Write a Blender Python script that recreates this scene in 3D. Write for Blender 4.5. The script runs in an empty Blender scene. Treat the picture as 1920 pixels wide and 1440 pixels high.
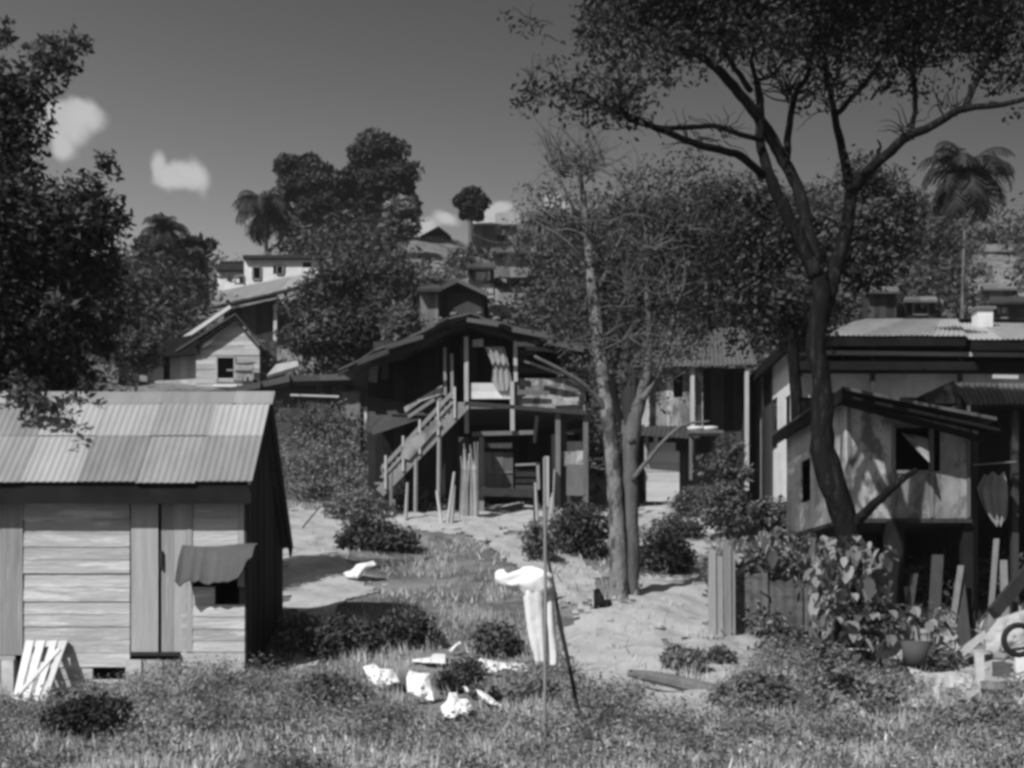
import bpy, math, random
import numpy as np
from mathutils import Vector, noise as mnoise

# ------------------------------------------------------------------ camera, sky, sun
SC = bpy.context.scene
COL = SC.collection
F = 2400.0; CX = 960.0; HZ = 1150.0; CZ = 1.7          # focal length and horizon in photo pixels (1920x1440)
cam = bpy.data.cameras.new('camera'); cam.sensor_width = 36; cam.lens = 45
cam.shift_y = (HZ - 720) / 1920.0; cam.clip_start = 0.1; cam.clip_end = 3000
co = bpy.data.objects.new('camera', cam); COL.objects.link(co)
co.location = (0, 0, CZ); co.rotation_euler = (math.radians(90), 0, 0)
SC.camera = co

LD = Vector((0.44, 0.60, -0.70)).normalized()            # the way the sunlight travels
sun = bpy.data.lights.new('sun', 'SUN'); sun.energy = 4.3; sun.angle = math.radians(0.5); sun.color = (1, 1, 1)
so = bpy.data.objects.new('sun', sun); COL.objects.link(so)
so.rotation_euler = LD.to_track_quat('-Z', 'Y').to_euler(); so.location = (-20, -20, 30)
S_EL = math.asin(-LD.z); S_AZ = math.atan2(-LD.x, -LD.y)

W = bpy.data.worlds.new('World'); SC.world = W; W.use_nodes = True
nt = W.node_tree; nt.nodes.clear()
def wn(t, **k):
    n = nt.nodes.new(t)
    for a, b in k.items(): setattr(n, a, b)
    return n
out = wn('ShaderNodeOutputWorld'); bg = wn('ShaderNodeBackground')
sky = wn('ShaderNodeTexSky'); sky.sky_type = 'NISHITA'; sky.sun_disc = False
sky.sun_elevation = S_EL; sky.sun_rotation = S_AZ; sky.dust_density = 1.2; sky.air_density = 1.0
sep = wn('ShaderNodeSeparateColor'); nt.links.new(sky.outputs[0], sep.inputs[0])      # monochrome film behind a filter
def wmath(op, a, b=None, c=None):
    n = wn('ShaderNodeMath', operation=op)
    for i, v in enumerate((a, b, c)):
        if v is None: continue
        if isinstance(v, (int, float)): n.inputs[i].default_value = v
        else: nt.links.new(v, n.inputs[i])
    return n.outputs[0]
SKY_GAIN = 1.0
base = wmath('ADD', wmath('MULTIPLY', sep.outputs[0], 0.8 * SKY_GAIN), wmath('MULTIPLY', sep.outputs[1], 0.2 * SKY_GAIN))
tc = wn('ShaderNodeTexCoord')
sxyz = wn('ShaderNodeSeparateXYZ'); nt.links.new(tc.outputs['Generated'], sxyz.inputs[0])
side = wmath('ADD', wmath('MULTIPLY', sxyz.outputs[0], -1.1), 0.86)                    # the filtered sky darkens away from the sun
base = wmath('MULTIPLY', wmath('MULTIPLY', wmath('POWER', wmath('MINIMUM', wmath('MULTIPLY', base, 0.5), 1.2), 2.6), 2.0), side)
nz = wn('ShaderNodeTexNoise'); nz.inputs['Scale'].default_value = 22; nz.inputs['Detail'].default_value = 5
nt.links.new(tc.outputs['Generated'], nz.inputs['Vector'])
def wvec(op, a, b):
    n = wn('ShaderNodeVectorMath', operation=op)
    for i, v in enumerate((a, b)):
        if isinstance(v, tuple): n.inputs[i].default_value = v
        else: nt.links.new(v, n.inputs[i])
    return n
nzv = wvec('SUBTRACT', nz.outputs['Color'], (0.5, 0.5, 0.5))
nzs = wvec('MULTIPLY', nzv.outputs[0], (0.035, 0.035, 0.035))
dirv = wvec('ADD', tc.outputs['Generated'], nzs.outputs[0])
cloud = None
for (px, py, rx, rz) in [(165, 225, 34, 22), (100, 228, 32, 20), (130, 240, 40, 24), (120, 275, 22, 22), (345, 345, 40, 20), (375, 340, 26, 24), (300, 325, 14, 18), (325, 340, 20, 14),
                         (838, 420, 24, 14), (800, 440, 24, 14), (935, 396, 34, 12), (1040, 388, 30, 12), (1860, 466, 60, 10)]:
    d = Vector(((px - CX) / F, 1, (HZ - py) / F)); L = d.length; d.normalize()
    sx, sz = rx / F / L, rz / F / L
    s = wvec('SUBTRACT', dirv.outputs[0], tuple(d))
    m = wvec('MULTIPLY', s.outputs[0], (1 / sx, 1 / sx * 0.5, 1 / sz))
    ln = wn('ShaderNodeVectorMath', operation='LENGTH'); nt.links.new(m.outputs[0], ln.inputs[0])
    v = wn('ShaderNodeMapRange', interpolation_type='SMOOTHSTEP'); nt.links.new(ln.outputs['Value'], v.inputs['Value'])
    v.inputs['From Min'].default_value = 1.5; v.inputs['From Max'].default_value = 0.45
    inv = wmath('SUBTRACT', 1.0, v.outputs[0]); cloud = inv if cloud is None else wmath('MULTIPLY', cloud, inv)
cloud = wmath('SUBTRACT', 1.0, cloud)
cl2 = wmath('MULTIPLY', cloud, wmath('ADD', wmath('MULTIPLY', nz.outputs['Fac'], 0.7), 0.55))
mixc = wn('ShaderNodeMix', data_type='FLOAT')
nt.links.new(wmath('MINIMUM', cl2, 1.0), mixc.inputs[0]); nt.links.new(base, mixc.inputs[2]); mixc.inputs[3].default_value = 4.6
cmb = wn('ShaderNodeCombineColor')
for i in range(3): nt.links.new(mixc.outputs[0], cmb.inputs[i])
nt.links.new(cmb.outputs[0], bg.inputs[0]); bg.inputs[1].default_value = 0.10
nt.links.new(bg.outputs[0], out.inputs[0])

SC.view_settings.view_transform = 'Standard'; SC.view_settings.look = 'None'
SC.view_settings.exposure = 0.22; SC.view_settings.gamma = 1.0; SC.view_settings.use_curve_mapping = False
SC.render.engine = 'CYCLES'; SC.cycles.max_bounces = 5; SC.cycles.diffuse_bounces = 3; SC.cycles.transparent_max_bounces = 8
SC.cycles.pixel_filter_type = 'BLACKMAN_HARRIS'; SC.cycles.filter_width = 3.3
SC.cycles.use_denoising = True

rng = random.Random(7); NR = np.random.default_rng(7)

# ------------------------------------------------------------------ ground heights
PY = [-60, 0, 6, 9.5, 11, 13, 16, 18, 20, 26, 30, 33, 36, 45, 60, 75, 90, 110, 150, 400]
PZ = [0.0, .3, .45, .55, .72, .85, .95, 1.4, 1.95, 3.1, 4.0, 4.4, 4.9, 8.5, 15, 21.3, 27.2, 31, 30, 10]
def sm(a, b, x): 
    t = np.clip((x - a) / (b - a), 0, 1); return t * t * (3 - 2 * t)
def H(X, Y):
    X = np.asarray(X, float); Y = np.asarray(Y, float)
    z = np.interp(Y, PY, PZ)
    z = z - 0.45 * sm(2.0, 6.2, X) * sm(13, 19, Y) * (1 - sm(23, 29, Y))
    z = z - 0.3 * sm(-3.6, -4.8, X) * sm(11, 13, Y) * (1 - sm(18, 21, Y))
    z = z - 0.012 * np.clip(-X - 12, 0, 60) * sm(40, 80, Y) * 8
    z = z + sm(5, 9, Y) * (0.03 * np.sin(X * 6.3 + Y * 2.2) * np.sin(Y * 5.1 - X * 1.3) + 0.05 * np.sin(X * 1.7 + Y * 0.6) + 0.04 * np.sin(X * 3.1 - Y * 1.9 + 1) + 0.03 * np.sin(Y * 2.7 + X * .4))
    z = z + sm(36, 60, Y) * (0.8 * np.sin(X * 0.21 + Y * 0.11) + 0.5 * np.sin(X * 0.47 - Y * 0.19 + 2))
    return z
def P(px, py, Y): return Vector(((px - CX) / F * Y, Y, CZ + (HZ - py) / F * Y))
def G(px, py):
    Ys = np.arange(6.5, 118, 0.05)
    zr = CZ + (HZ - py) / F * Ys; zt = H((px - CX) / F * Ys, Ys)
    k = np.nonzero(zt >= zr)[0]
    Y = Ys[k[0]] if len(k) else 110.0
    X = (px - CX) / F * Y
    return Vector((X, Y, float(H(X, Y))))
def GY(px, Y, dz=0.0):
    X = (px - CX) / F * Y; return Vector((X, Y, float(H(X, Y)) + dz))

# ------------------------------------------------------------------ materials
MATS = {}
def mat(name, col, var=0.3, scale=4.0, stretch=(1, 1, 1), rough=0.85, bump=0.0, tone=0.5, fine=0.0, metal=0.0, stain=None, transl=0.0):
    """grey albedo col, noise variation var, per-face tone variation; stain=(dark albedo, scale, threshold)"""
    m = bpy.data.materials.new(name); m.use_nodes = True
    t = m.node_tree; N = t.nodes; L = t.links
    b = N['Principled BSDF']; b.inputs['Roughness'].default_value = rough; b.inputs['Metallic'].default_value = metal
    b.inputs['Specular IOR Level'].default_value = 0.04 if 'bark' in name or 'black' in name else 0.2
    tcn = N.new('ShaderNodeTexCoord'); mp = N.new('ShaderNodeMapping'); mp.inputs['Scale'].default_value = stretch
    L.new(tcn.outputs['Object'], mp.inputs[0])
    n1 = N.new('ShaderNodeTexNoise'); n1.inputs['Scale'].default_value = scale; n1.inputs['Detail'].default_value = 6; n1.inputs['Roughness'].default_value = 0.65
    L.new(mp.outputs[0], n1.inputs['Vector'])
    def mth(op, a, c, d=None):
        n = N.new('ShaderNodeMath'); n.operation = op
        for i, v in enumerate((a, c, d)):
            if v is None: continue
            if isinstance(v, (int, float)): n.inputs[i].default_value = v
            else: L.new(v, n.inputs[i])
        return n.outputs[0]
    at = N.new('ShaderNodeAttribute'); at.attribute_name = 'tone'
    ns = mth('MULTIPLY', mth('SUBTRACT', n1.outputs['Fac'], 0.5), var * 4)
    tn = mth('MULTIPLY', mth('SUBTRACT', at.outputs['Fac'], 0.5), tone * 2)
    f = mth('MAXIMUM', mth('ADD', mth('ADD', ns, tn), 1.0), 0.12)
    v = mth('MULTIPLY', f, col)
    if stain:
        n2 = N.new('ShaderNodeTexNoise'); n2.inputs['Scale'].default_value = stain[1]; n2.inputs['Detail'].default_value = 8; n2.inputs['Roughness'].default_value = .7
        L.new(mp.outputs[0], n2.inputs['Vector'])
        r = N.new('ShaderNodeMapRange'); L.new(n2.outputs['Fac'], r.inputs['Value'])
        r.inputs['From Min'].default_value = stain[2] - 0.05; r.inputs['From Max'].default_value = stain[2] + 0.05
        mx = N.new('ShaderNodeMix'); mx.data_type = 'FLOAT'
        L.new(r.outputs[0], mx.inputs[0]); L.new(v, mx.inputs[2]); mx.inputs[3].default_value = stain[0]
        v = mx.outputs[0]
    cc = N.new('ShaderNodeCombineColor')
    for i in range(3): L.new(v, cc.inputs[i])
    L.new(cc.outputs[0], b.inputs['Base Color'])
    if bump:
        bn = N.new('ShaderNodeBump'); bn.inputs['Strength'].default_value = bump; bn.inputs['Distance'].default_value = 0.03
        n3 = N.new('ShaderNodeTexNoise'); n3.inputs['Scale'].default_value = scale * 4; n3.inputs['Detail'].default_value = 5
        L.new(mp.outputs[0], n3.inputs['Vector']); L.new(n3.outputs['Fac'], bn.inputs['Height']); L.new(bn.outputs[0], b.inputs['Normal'])
    if transl:
        tr = N.new('ShaderNodeBsdfTranslucent'); L.new(cc.outputs[0], tr.inputs[0])
        ms = N.new('ShaderNodeMixShader'); ms.inputs[0].default_value = transl
        o = N['Material Output']; L.new(b.outputs[0], ms.inputs[1]); L.new(tr.outputs[0], ms.inputs[2]); L.new(ms.outputs[0], o.inputs[0])
    MATS[name] = m; return m
mat('soil', .17, .4, 1.3, bump=.8, stain=(.09, 1.1, .54))
mat('sand', .36, .3, 1.6, bump=.8, stain=(.24, 1.6, .57))
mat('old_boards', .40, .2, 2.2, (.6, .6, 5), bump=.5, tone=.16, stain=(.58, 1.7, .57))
mat('old_boards_upright', .30, .2, 2.2, (9, 9, .5), bump=.4, tone=.22, stain=(.4, 1.6, .62))
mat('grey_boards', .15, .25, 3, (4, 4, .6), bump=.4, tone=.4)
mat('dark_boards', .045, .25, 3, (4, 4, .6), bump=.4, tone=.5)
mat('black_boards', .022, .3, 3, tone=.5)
mat('pale_boards', .38, .2, 2.5, (.7, .7, 4), bump=.3, tone=.22)
mat('patched_boards', .34, .4, 1.4, (1.4, 1.4, .7), bump=.4, tone=.4, stain=(.12, 2.3, .53))
mat('white_paint', .56, .2, 2, bump=.1, tone=.15)
mat('zinc', .26, .2, 1.6, (2.2, .6, .6), rough=.6, tone=.3, bump=.15)
mat('rusty_zinc', .12, .3, 1.2, rough=.8, tone=.4, bump=.2)
mat('dark_zinc', .07, .3, 1.2, rough=.8, tone=.4, bump=.2)
mat('pole_wood', .22, .25, 3, (5, 5, .6), bump=.3, tone=.3)
mat('pale_pole', .36, .2, 3, (5, 5, .6), bump=.3, tone=.25)
mat('dark_pole', .035, .3, 3, tone=.3)
mat('bark', .14, .35, 3.0, (4, 4, .7), bump=.9, tone=.2)
mat('pale_bark', .17, .5, 2.2, (2, 2, .9), bump=.9, tone=.2, stain=(.06, 2.6, .53))
mat('dark_bark', .011, .5, 3.0, (4, 4, .8), bump=1.0, tone=.2, stain=(.035, 5, .58))
mat('leaf_dark', .07, .2, .6, rough=.6, tone=.7, transl=.25)
mat('leaf', .12, .25, .5, rough=.6, tone=.75, transl=.25)
mat('leaf_pale', .2, .25, .6, rough=.6, tone=.7, transl=.3)
mat('leaf_canopy', .042, .2, .6, rough=.7, tone=.7, transl=.2)  # albedo lowered to put the crown's backlit darkness into the leaves
mat('grass', .42, .3, .7, rough=.8, tone=.6, transl=.25)
mat('dry_grass', .52, .3, .7, rough=.8, tone=.6, transl=.2)
mat('cloth', .74, .06, 3, rough=.9, bump=.3, tone=.1, transl=.1)
mat('grey_cloth', .30, .2, 2, rough=.9, bump=.3, tone=.2, transl=.1)
mat('stone', .36, .3, 3, bump=.6, tone=.3)
mat('rubber', .03, .2, 6, rough=.7)
mat('tarp', .12, .3, 2, (3, 3, .6), rough=.8, bump=.4)

# ------------------------------------------------------------------ object helpers
def tag(o, label=None, cat=None, group=None, kind=None):
    if label: o['label'] = label
    if cat: o['category'] = cat
    if group: o['group'] = group
    if kind: o['kind'] = kind
    return o
def empty(name, loc, label, cat, group=None):
    o = bpy.data.objects.new(name, None); COL.objects.link(o); o.location = loc; o.empty_display_size = .3
    return tag(o, label, cat, group)
def raw_mesh(name, V, Fc, tone=None, quads=True):
    """V (n,3) array, Fc (m,k) array"""
    me = bpy.data.meshes.new(name); V = np.asarray(V, np.float32); Fc = np.asarray(Fc, np.int32); k = Fc.shape[1]
    me.vertices.add(len(V)); me.vertices.foreach_set('co', V.ravel())
    me.loops.add(Fc.size); me.loops.foreach_set('vertex_index', Fc.ravel())
    me.polygons.add(len(Fc)); me.polygons.foreach_set('loop_start', np.arange(0, Fc.size, k, dtype=np.int32))
    me.update(calc_edges=True)
    a = me.attributes.new('tone', 'FLOAT', 'FACE')
    a.data.foreach_set('value', np.asarray(tone if tone is not None else np.full(len(Fc), .5), np.float32))
    return me
def link(name, me, material, parent=None, loc=None, smooth=False):
    me.materials.append(MATS[material]) if not me.materials else None
    o = bpy.data.objects.new(name, me); COL.objects.link(o)
    if parent is not None: o.parent = parent
    if loc is not None: o.location = loc
    if smooth: me.polygons.foreach_set('use_smooth', [True] * len(me.polygons))
    return o

class MB:
    def __init__(s): s.v = []; s.f = []; s.t = []
    def poly(s, pts, faces, tone=None):
        tone = rng.random() if tone is None else tone
        b = len(s.v); s.v += [tuple(p) for p in pts]
        for f in faces: s.f.append([b + i for i in f]); s.t.append(tone)
        return s
    def prism(s, pts, ext, tone=None):
        """polygon pts pushed along ext"""
        n = len(pts); ext = Vector(ext); q = [Vector(p) for p in pts]; q += [p + ext for p in q]
        fs = [list(range(n))[::-1], list(range(n, 2 * n))] + [[i, (i + 1) % n, n + (i + 1) % n, n + i] for i in range(n)]
        return s.poly(q, fs, tone)
    def box(s, c, size, rot=0, tone=None):
        c = Vector(c); x, y, z = [k / 2 for k in size]; cr, sr = math.cos(rot), math.sin(rot)
        q = [c + Vector((a * x * cr - b * y * sr, a * x * sr + b * y * cr, d * z)) for d in (-1, 1) for a, b in ((-1, -1), (1, -1), (1, 1), (-1, 1))]
        return s.poly(q, [[3, 2, 1, 0], [4, 5, 6, 7], [0, 1, 5, 4], [1, 2, 6, 5], [2, 3, 7, 6], [3, 0, 4, 7]], tone)
    def beam(s, a, b, w, h=None, tone=None, up=(0, 0, 1)):
        a = Vector(a); b = Vector(b); h = h or w; d = (b - a).normalized()
        r = d.cross(Vector(up)); r = (r if r.length > .01 else d.cross(Vector((0, 1, 0)))).normalized(); u = r.cross(d).normalized()
        q = [p + r * i * w / 2 + u * j * h / 2 for p in (a, b) for i, j in ((-1, -1), (1, -1), (1, 1), (-1, 1))]
        return s.poly(q, [[3, 2, 1, 0], [4, 5, 6, 7], [0, 1, 5, 4], [1, 2, 6, 5], [2, 3, 7, 6], [3, 0, 4, 7]], tone)
    def tube(s, pts, rad, n=7, tone=None, wob=0.0):
        pts = [Vector(p) for p in pts]; rad = rad if isinstance(rad, (list, tuple)) else [rad] * len(pts)
        tone = rng.random() if tone is None else tone; b0 = len(s.v); ref = Vector((0.3, 1, 0.1)).normalized()
        for i, p in enumerate(pts):
            d = (pts[min(i + 1, len(pts) - 1)] - pts[max(i - 1, 0)]).normalized()
            r = d.cross(ref); r = r.normalized() if r.length > .05 else d.cross(Vector((1, 0, 0))).normalized(); u = r.cross(d)
            for k in range(n):
                a = 2 * math.pi * k / n; q = rad[i] * (1 + wob * (rng.random() - .5))
                s.v.append(tuple(p + r * math.cos(a) * q + u * math.sin(a) * q))
        for i in range(len(pts) - 1):
            for k in range(n):
                k2 = (k + 1) % n; s.f.append([b0 + i * n + k, b0 + i * n + k2, b0 + (i + 1) * n + k2, b0 + (i + 1) * n + k]); s.t.append(tone)
        s.f.append([b0 + k for k in range(n)][::-1]); s.t.append(tone)
        e = b0 + (len(pts) - 1) * n; s.f.append([e + k for k in range(n)]); s.t.append(tone)
        return s
    def build(s, name, material, parent=None, smooth=False):
        off = Vector((0, 0, 0))
        if parent is not None:
            p = parent
            while p is not None: off = off + Vector(p.location); p = p.parent
        me = bpy.data.meshes.new(name); me.from_pydata([tuple(Vector(v) - off) for v in s.v], [], s.f); me.update()
        a = me.attributes.new('tone', 'FLOAT', 'FACE'); a.data.foreach_set('value', s.t)
        me.materials.append(MATS[material])
        o = bpy.data.objects.new(name, me); COL.objects.link(o)
        if parent is not None: o.parent = parent
        if smooth: me.polygons.foreach_set('use_smooth', [True] * len(me.polygons))
        return o
def single(mb, name, material, label, cat, group=None, smooth=False):
    """a thing that is one mesh, its origin at its base"""
    V = np.array(mb.v); c = Vector((float(V[:, 0].mean()), float(V[:, 1].mean()), float(V[:, 2].min())))
    mb.v = [tuple(Vector(v) - c) for v in mb.v]
    o = mb.build(name, material, None, smooth); o.location = c
    return tag(o, label, cat, group)

def boards(mb, O, U, w, top, bw=.15, mode='v', holes=(), th=.025, bot=None, jit=.012, gap=.004, miss=0.0, lap=False):
    """plank wall: O bottom-left corner, U unit vector along it, top(x) height; the planks get their own tone. lap: weatherboards"""
    O = Vector(O); U = Vector(U).normalized(); Nn = Vector((U.y, -U.x, 0)); Z = Vector((0, 0, 1))
    tp = top if callable(top) else (lambda x: top); bt = bot if callable(bot) else (lambda x: bot or 0.0)
    def put(x0, z00, x1, z10, z11, z01):
        j = rng.uniform(-jit, jit) * .5; e = Nn * (th * rng.uniform(.7, 1.3))
        b0 = Nn * j
        q = [O + U * x0 + Z * z00, O + U * x1 + Z * z10, O + U * x1 + Z * z11, O + U * x0 + Z * z01]
        if lap: q[0] = q[0] + Nn * .008; q[1] = q[1] + Nn * .008
        mb.prism([p + b0 for p in q], e)
    if mode == 'v':
        x = 0.0
        while x < w - .02:
            b = min(bw * rng.uniform(.75, 1.25), w - x); x1 = x + b - gap
            segs = [(None, None)]
            cuts = sorted([(h[2], h[3]) for h in holes if h[0] < (x + x1) / 2 < h[1]])
            lo = None; parts = []
            for (a, c) in cuts: parts.append((lo, a)); lo = c
            parts.append((lo, None))
            for (a, c) in parts:
                z00 = bt(x) if a is None else a; z10 = bt(x1) if a is None else a
                z01 = tp(x) + rng.uniform(-jit, jit) if c is None else c; z11 = tp(x1) + (z01 - tp(x)) if c is None else c
                if z01 - z00 < .01 and z11 - z10 < .01: continue
                if rng.random() < miss: continue
                put(x, z00, x1, z10, z11, z01)
            x += b
    else:
        zmax = max(tp(w * i / 40) for i in range(41)); z = bt(0)
        while z < zmax - .02:
            b = min(bw * rng.uniform(.9, 1.1), zmax - z); z1 = z + b - gap
            xs = [w * i / 200 for i in range(201) if tp(w * i / 200) >= z + b * .5]
            if not xs: z += b; continue
            xa, xb = xs[0], xs[-1]
            ivs = [(xa, xb)]
            for h in holes:
                if h[2] < (z + z1) / 2 < h[3]:
                    nv = []
                    for (a, c) in ivs:
                        if h[1] <= a or h[0] >= c: nv.append((a, c)); continue
                        if h[0] > a: nv.append((a, h[0]))
                        if h[1] < c: nv.append((h[1], c))
                    ivs = nv
            for (a, c) in ivs:
                x = a
                while x < c - .01:
                    e = min(x + rng.uniform(1.2, 2.6), c)
                    if c - e < .3: e = c
                    if rng.random() >= miss: put(x, z, e - .003, z, z1, z1)
                    x = e
            z += b
    return mb

def sheet_roof(mb, A, B, C, D, sheet=.75, pitch=.076, amp=.012, th=.01, rows=1, rag=.04, flat=False):
    """corrugated sheets laid on the quad A(eave left) B(eave right) C(ridge right) D(ridge left)"""
    A, B, C, D = map(Vector, (A, B, C, D)); w = max((B - A).length, (C - D).length); n = max(1, round(w / sheet))
    Nn = (B - A).cross(D - A).normalized()
    if Nn.z < 0: Nn = -Nn
    for r in range(rows):
        for i in range(n):
            tone = rng.random(); k = max(2, int(w / n / pitch * (1 if flat else 5))); lift = .006 * ((i + r) % 2) + (r * .012)
            v0 = r / rows; v1 = min(1.0, (r + 1) / rows + (.04 if r < rows - 1 else 0)); drop = rng.uniform(-rag, rag) if r == 0 else rng.uniform(0, rag)
            pts = []
            for j in range(k + 1):
                u = (i + (j / k) * 1.02) / n; u = min(u, 1.0)
                h = 0 if flat else amp * math.sin(u * w / pitch * 2 * math.pi)
                e0 = A.lerp(B, u); e1 = D.lerp(C, u); sl = (e1 - e0).normalized()
                p0 = e0.lerp(e1, v0) - sl * (drop if r == 0 else 0) + Nn * (h + lift); p1 = e0.lerp(e1, v1) + Nn * (h + lift)
                pts += [p0, p1, p1 - Nn * th, p0 - Nn * th]
            fs = []
            for j in range(k):
                a = 4 * j; b = 4 * (j + 1)
                fs += [[a, b, b + 1, a + 1], [a + 3, a + 2, b + 2, b + 3], [a, a + 3, b + 3, b], [a + 1, b + 1, b + 2, a + 2]]
            fs += [[0, 1, 2, 3], [4 * k, 4 * k + 3, 4 * k + 2, 4 * k + 1]]
            mb.poly(pts, fs, tone)
    return mb

# ------------------------------------------------------------------ plant helpers
def leaves(n, blobs, size, seed, clumps=10, tight=.25, up=.5, asp=.45, outw=.5, fill=.6):
    """n leaf quads in clumps spread through ellipsoid blobs [(cx,cy,cz,rx,ry,rz)]; returns V, F, tone"""
    R = np.random.default_rng(seed); B = np.array(blobs, float)
    wt = (B[:, 3] * B[:, 4] * B[:, 5]) ** .62; wt /= wt.sum()
    ncl = np.maximum(3, np.round(wt * clumps * len(B))).astype(int)
    cs = []; rs = []; ow = []
    for b, k in zip(B, ncl):
        d = R.normal(size=(k, 3)); d /= np.linalg.norm(d, axis=1)[:, None]
        rad = R.uniform(fill * .4, 1, k) ** .6
        cs.append(b[:3] + d * b[3:] * rad[:, None] * .85); rs.append(np.repeat((b[3] * b[4] * b[5]) ** (1 / 3), k)); ow.append(d)
    cs = np.vstack(cs); rs = np.concatenate(rs); ow = np.vstack(ow); ctone = R.uniform(0, 1, len(cs)); csz = R.uniform(.6, 1.35, len(cs))
    i = R.choice(len(cs), n, p=(rs * csz) ** 2 / ((rs * csz) ** 2).sum())
    g = R.normal(size=(n, 3)); g *= (np.clip(np.linalg.norm(g, axis=1), 0, 2) / np.linalg.norm(g, axis=1))[:, None]
    p = cs[i] + g * (rs[i] * csz[i] * tight)[:, None] * np.array([1, 1, .7])
    nrm = R.normal(size=(n, 3)) + np.array([0, 0, up]) * 2 + ow[i] * outw * 2; nrm /= np.linalg.norm(nrm, axis=1)[:, None]
    t = np.cross(nrm, R.normal(size=(n, 3))); t /= np.linalg.norm(t, axis=1)[:, None]; b = np.cross(nrm, t)
    s = size * R.uniform(.55, 1.35, n)[:, None]
    V = np.stack([p - t * s, p + b * s * asp - nrm * s * .1, p + t * s, p - b * s * asp - nrm * s * .1], 1).reshape(-1, 3)
    Fq = np.arange(n * 4).reshape(n, 4)
    return V, Fq, np.clip(ctone[i] * .55 + R.uniform(0, .45, n), 0, 1)
def foliage(name, parent, material, n, blobs, size, seed, **k):
    V, Fq, t = leaves(n, blobs, size, seed, **k)
    off = np.array(parent.location) if parent is not None else np.zeros(3)
    if parent is None:
        off = np.array([V[:, 0].mean(), V[:, 1].mean(), V[:, 2].min()])
    o = link(name, raw_mesh(name, V - off, Fq, t), material, parent)
    if parent is None: o.location = off
    return o
def blade_mesh(pts, h, w, seed, lean=.35):
    """grass blades at pts (n,3), heights h (n), widths w"""
    R = np.random.default_rng(seed); n = len(pts); a = R.uniform(0, 2 * np.pi, n); d = np.stack([np.cos(a), np.sin(a), np.zeros(n)], 1)
    la = R.uniform(0, 2 * np.pi, n); l = np.stack([np.cos(la), np.sin(la), np.zeros(n)], 1) * (R.uniform(0, lean, n) * h)[:, None]
    z = np.array([0, 0, 1.0]); hh = h[:, None]
    V = np.stack([pts - d * w, pts + d * w, pts + d * w * .7 + l * .45 + z * hh * .55, pts + l * 1.2 + z * hh, pts - d * w * .7 + l * .45 + z * hh * .55], 1).reshape(-1, 3)
    b = np.arange(n)[:, None] * 5
    return V, b + np.array([[0, 1, 2, 3, 4]]), R.uniform(0, 1, n)
def inpoly(x, y, poly):
    x = np.asarray(x); y = np.asarray(y); c = np.zeros(x.shape, bool); n = len(poly)
    for i in range(n):
        x1, y1 = poly[i]; x2, y2 = poly[(i + 1) % n]
        c ^= ((y1 > y) != (y2 > y)) & (x < (x2 - x1) * (y - y1) / (y2 - y1 + 1e-12) + x1)
    return c

# ================================================================== ground
def grid(xs, ys, dz=0.0, keep=None):
    X, Y = np.meshgrid(xs, ys); V = np.stack([X, Y, H(X, Y) + dz], -1).reshape(-1, 3); nx = len(xs)
    i, j = np.meshgrid(np.arange(len(xs) - 1), np.arange(len(ys) - 1)); a = (j * nx + i).ravel()
    Fq = np.stack([a, a + 1, a + nx + 1, a + nx], 1)
    if keep is not None:
        c = V[Fq].mean(1); Fq = Fq[keep(c)]; u, inv = np.unique(Fq, return_inverse=True); V = V[u]; Fq = inv.reshape(Fq.shape)
    return V, Fq
xs = np.concatenate([np.arange(-400, -60, 20), np.arange(-60, -14, 1.5), np.arange(-14, 14, .25), np.arange(14, 60, 1.5), np.arange(60, 401, 20)])
ys = np.concatenate([np.arange(-60, 4, 4), np.arange(4, 38, .25), np.arange(38, 130, 1.2), np.arange(130, 401, 15)])
V, Fq = grid(xs, ys)
tag(link('ground', raw_mesh('ground', V, Fq), 'soil', smooth=True), kind='structure')

SAND = [[(526, 955), (640, 955), (668, 985), (640, 1040), (650, 1062), (560, 1112), (520, 1112)],
        [(1040, 950), (1135, 950), (1135, 1000), (1100, 1010), (1050, 990)], [(1195, 1010), (1330, 1000), (1335, 1080), (1240, 1100), (1200, 1120), (1196, 1060)],
        [(640, 948), (780, 948), (1003, 930), (1010, 990), (940, 1005), (860, 1000), (790, 995), (700, 975)],
        [(880, 998), (915, 1000), (990, 1035), (1060, 1060), (1030, 1075), (960, 1050), (900, 1020)],
        [(1080, 1150), (1140, 1140), (1240, 1095), (1335, 1080), (1335, 1195), (1250, 1205), (1262, 1262), (1322, 1300), (1290, 1340), (1150, 1318), (1090, 1290), (1055, 1230), (1058, 1180), (1070, 1120)],
        [(1190, 958), (1330, 905), (1405, 895), (1440, 960), (1420, 1000), (1335, 1020), (1335, 1080), (1290, 1080), (1280, 1010), (1190, 985)],
        [(1265, 1205), (1560, 1185), (1580, 1240), (1430, 1262), (1330, 1292), (1265, 1262)],
        [(1690, 1225), (1920, 1205), (2000, 1300), (1800, 1315), (1700, 1270)]]
SAND2 = [[(1085, 1285), (1330, 1295), (1430, 1350), (1320, 1410), (1130, 1400), (1075, 1330)], [(535, 1095), (640, 1060), (720, 1095), (640, 1140), (600, 1250), (540, 1250)], [(930, 1000), (1060, 1030), (1130, 1080), (1100, 1150), (1050, 1120), (960, 1060)], [(1560, 1200), (1700, 1200), (1700, 1250), (1580, 1262)]]
def keep_sand(c):
    j = 14 * np.sin(c[:, 0] * 5 + c[:, 1] * 3) + 9 * np.sin(c[:, 0] * 11 - c[:, 1] * 7) + NR.uniform(-7, 7, len(c))
    px = CX + c[:, 0] / c[:, 1] * F + j * .8; py = HZ - (H(c[:, 0], c[:, 1]) - CZ) / c[:, 1] * F + j * .35
    k = np.zeros(len(c), bool)
    for s in SAND + SAND2: k |= inpoly(px, py, s)
    return k
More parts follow.
